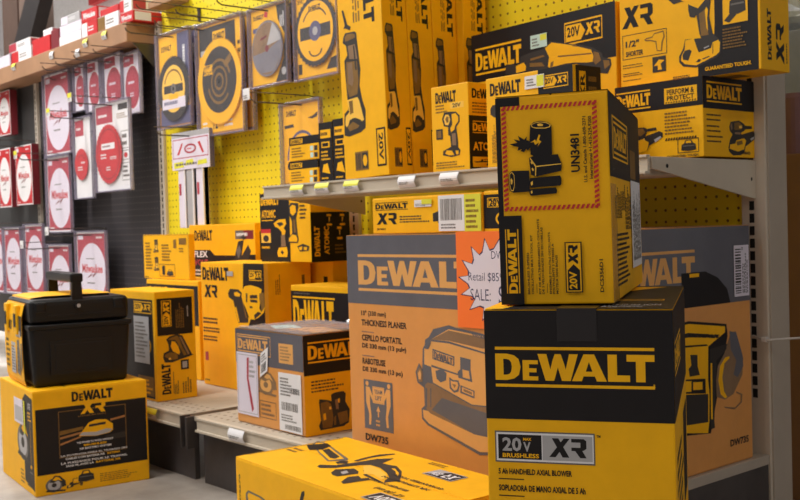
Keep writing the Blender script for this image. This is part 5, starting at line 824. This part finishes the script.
for x, z, ln, tk, lb in [(-4.23, 1.150, .20, 'L', 'wire hook with yellow tag holding the hidden red toothed pack'), (-3.84, 1.165, .27, 'L', 'wire hook with yellow tag holding the big red toothed pack'), (-4.51, 1.352, .09, None, 'short hook of the tall white circle pack under the wooden shelf'),
                    (-4.51, .992, .24, 'L', 'wire hook with yellow tag above the second white circle pack'), (-4.93, 1.085, .20, 'W', 'wire hook with white tag above the bright red boxed pair'), (-4.82, .690, .22, 'W', 'wire hook with white tag in the low row at far left'), (-4.19, .655, .24, 'W', 'wire hook with white tag holding the widest white circle pack'), (-4.53, .600, .22, 'W', 'wire hook with white tag behind the tool case handle'),
                    (-4.25, 1.350, .22, None, 'bare wire hook of the first round card pack'), (-4.11, 1.350, .22, None, 'bare wire hook of the second round card pack'), (-3.93, 1.350, .22, None, 'bare wire hook of the third round card pack'), (-3.75, 1.348, .22, None, 'bare wire hook of the last round card pack')]:
    hook(x, z, ln, lb, tk)

# ---- cartons lying on the wooden shelf
def mini(x, z, w, h, d, col, end, lb, y=1.80, rz=0, txt=None):
    q = MB(); q.box((0, 0, 0), (w, d, h), col, .0015); A = Art(q, (0, 0, 0), (w, 0, 0), (0, 0, h), (0, -1, 0))
    if end: A.r(.0, .04, .36, .96, end); A.lines(.42, .3, .92, .7, 'G' if col in ('W', 'l') else 'W', 2)
    if txt: A.t(txt, .12, .25, .88, .75, 'W')
    A2 = Art(q, (w, 0, 0), (0, d, 0), (0, 0, h), (1, 0, 0)); A2.r(.05, .1, .5, .9, 'r' if col != 'R' else 'W')
    o = q.build('accessory_carton'); o.location = (x, y, z); o.rotation_euler = (0, 0, rz); tag(o, lb, 'box')
Z0 = 1.465
mini(-5.20, Z0, .27, .058, .12, 'l', None, 'grey white carton at the far left end of the wooden shelf')
mini(-4.90, Z0, .24, .058, .14, 'W', 'R', 'white carton with red end, lower of the stack at left on the wooden shelf')
mini(-4.93, Z0+.0585, .26, .040, .12, 'W', 'r', 'white and dull red carton on top of the stack at left on the wooden shelf')
mini(-4.64, Z0, .20, .075, .13, 'R', None, 'red carton between the left stack and the yellow carton'); mini(-4.56, Z0+.0755, .10, .035, .1, 'W', None, 'small white carton on the red one, before the yellow carton', y=1.82)
mini(-4.60, Z0, .17, .155, .1, 'Y', None, 'small yellow carton standing behind the red cartons on the wooden shelf', y=1.96)
mini(-4.425, Z0, .085, .085, .12, 'M', None, 'dark red carton beside the long white carton on the wooden shelf')
mini(-4.335, Z0, .225, .042, .16, 'W', None, 'long white carton, lowest in the pile in the middle of the wooden shelf')
mini(-4.325, Z0+.0425, .22, .042, .16, 'l', None, 'lavender grey carton in the middle of the pile on the wooden shelf')
mini(-4.31, Z0+.085, .19, .036, .16, 'S', 'l', 'silver grey carton at the top left of the central pile')
mini(-4.100, Z0, .145, .062, .15, 'R', 'W', 'red and white carton at the right of the central pile')
mini(-4.10, Z0+.0630, .150, .050, .16, 'R', None, 'bright red carton with white lettering crowning the central pile', txt='Milwaukee')
mini(-3.945, Z0, .185, .060, .15, 'W', 'D', 'white carton with brown print right of the central pile')
mini(-3.92, Z0+.0605, .16, .025, .15, 'R', None, 'flat red carton on the white and brown one')
mini(-3.745, Z0, .11, .040, .15, 'R', None, 'low red carton near the right end of the wooden shelf', txt='Milwaukee')
mini(-3.745, Z0+.0405, .10, .050, .12, 'W', 'R', 'white and red carton on top of the low red one')
mini(-3.632, Z0, .10, .075, .12, 'l', 'r', 'pinkish white carton overhanging the right end of the wooden shelf', y=1.95)
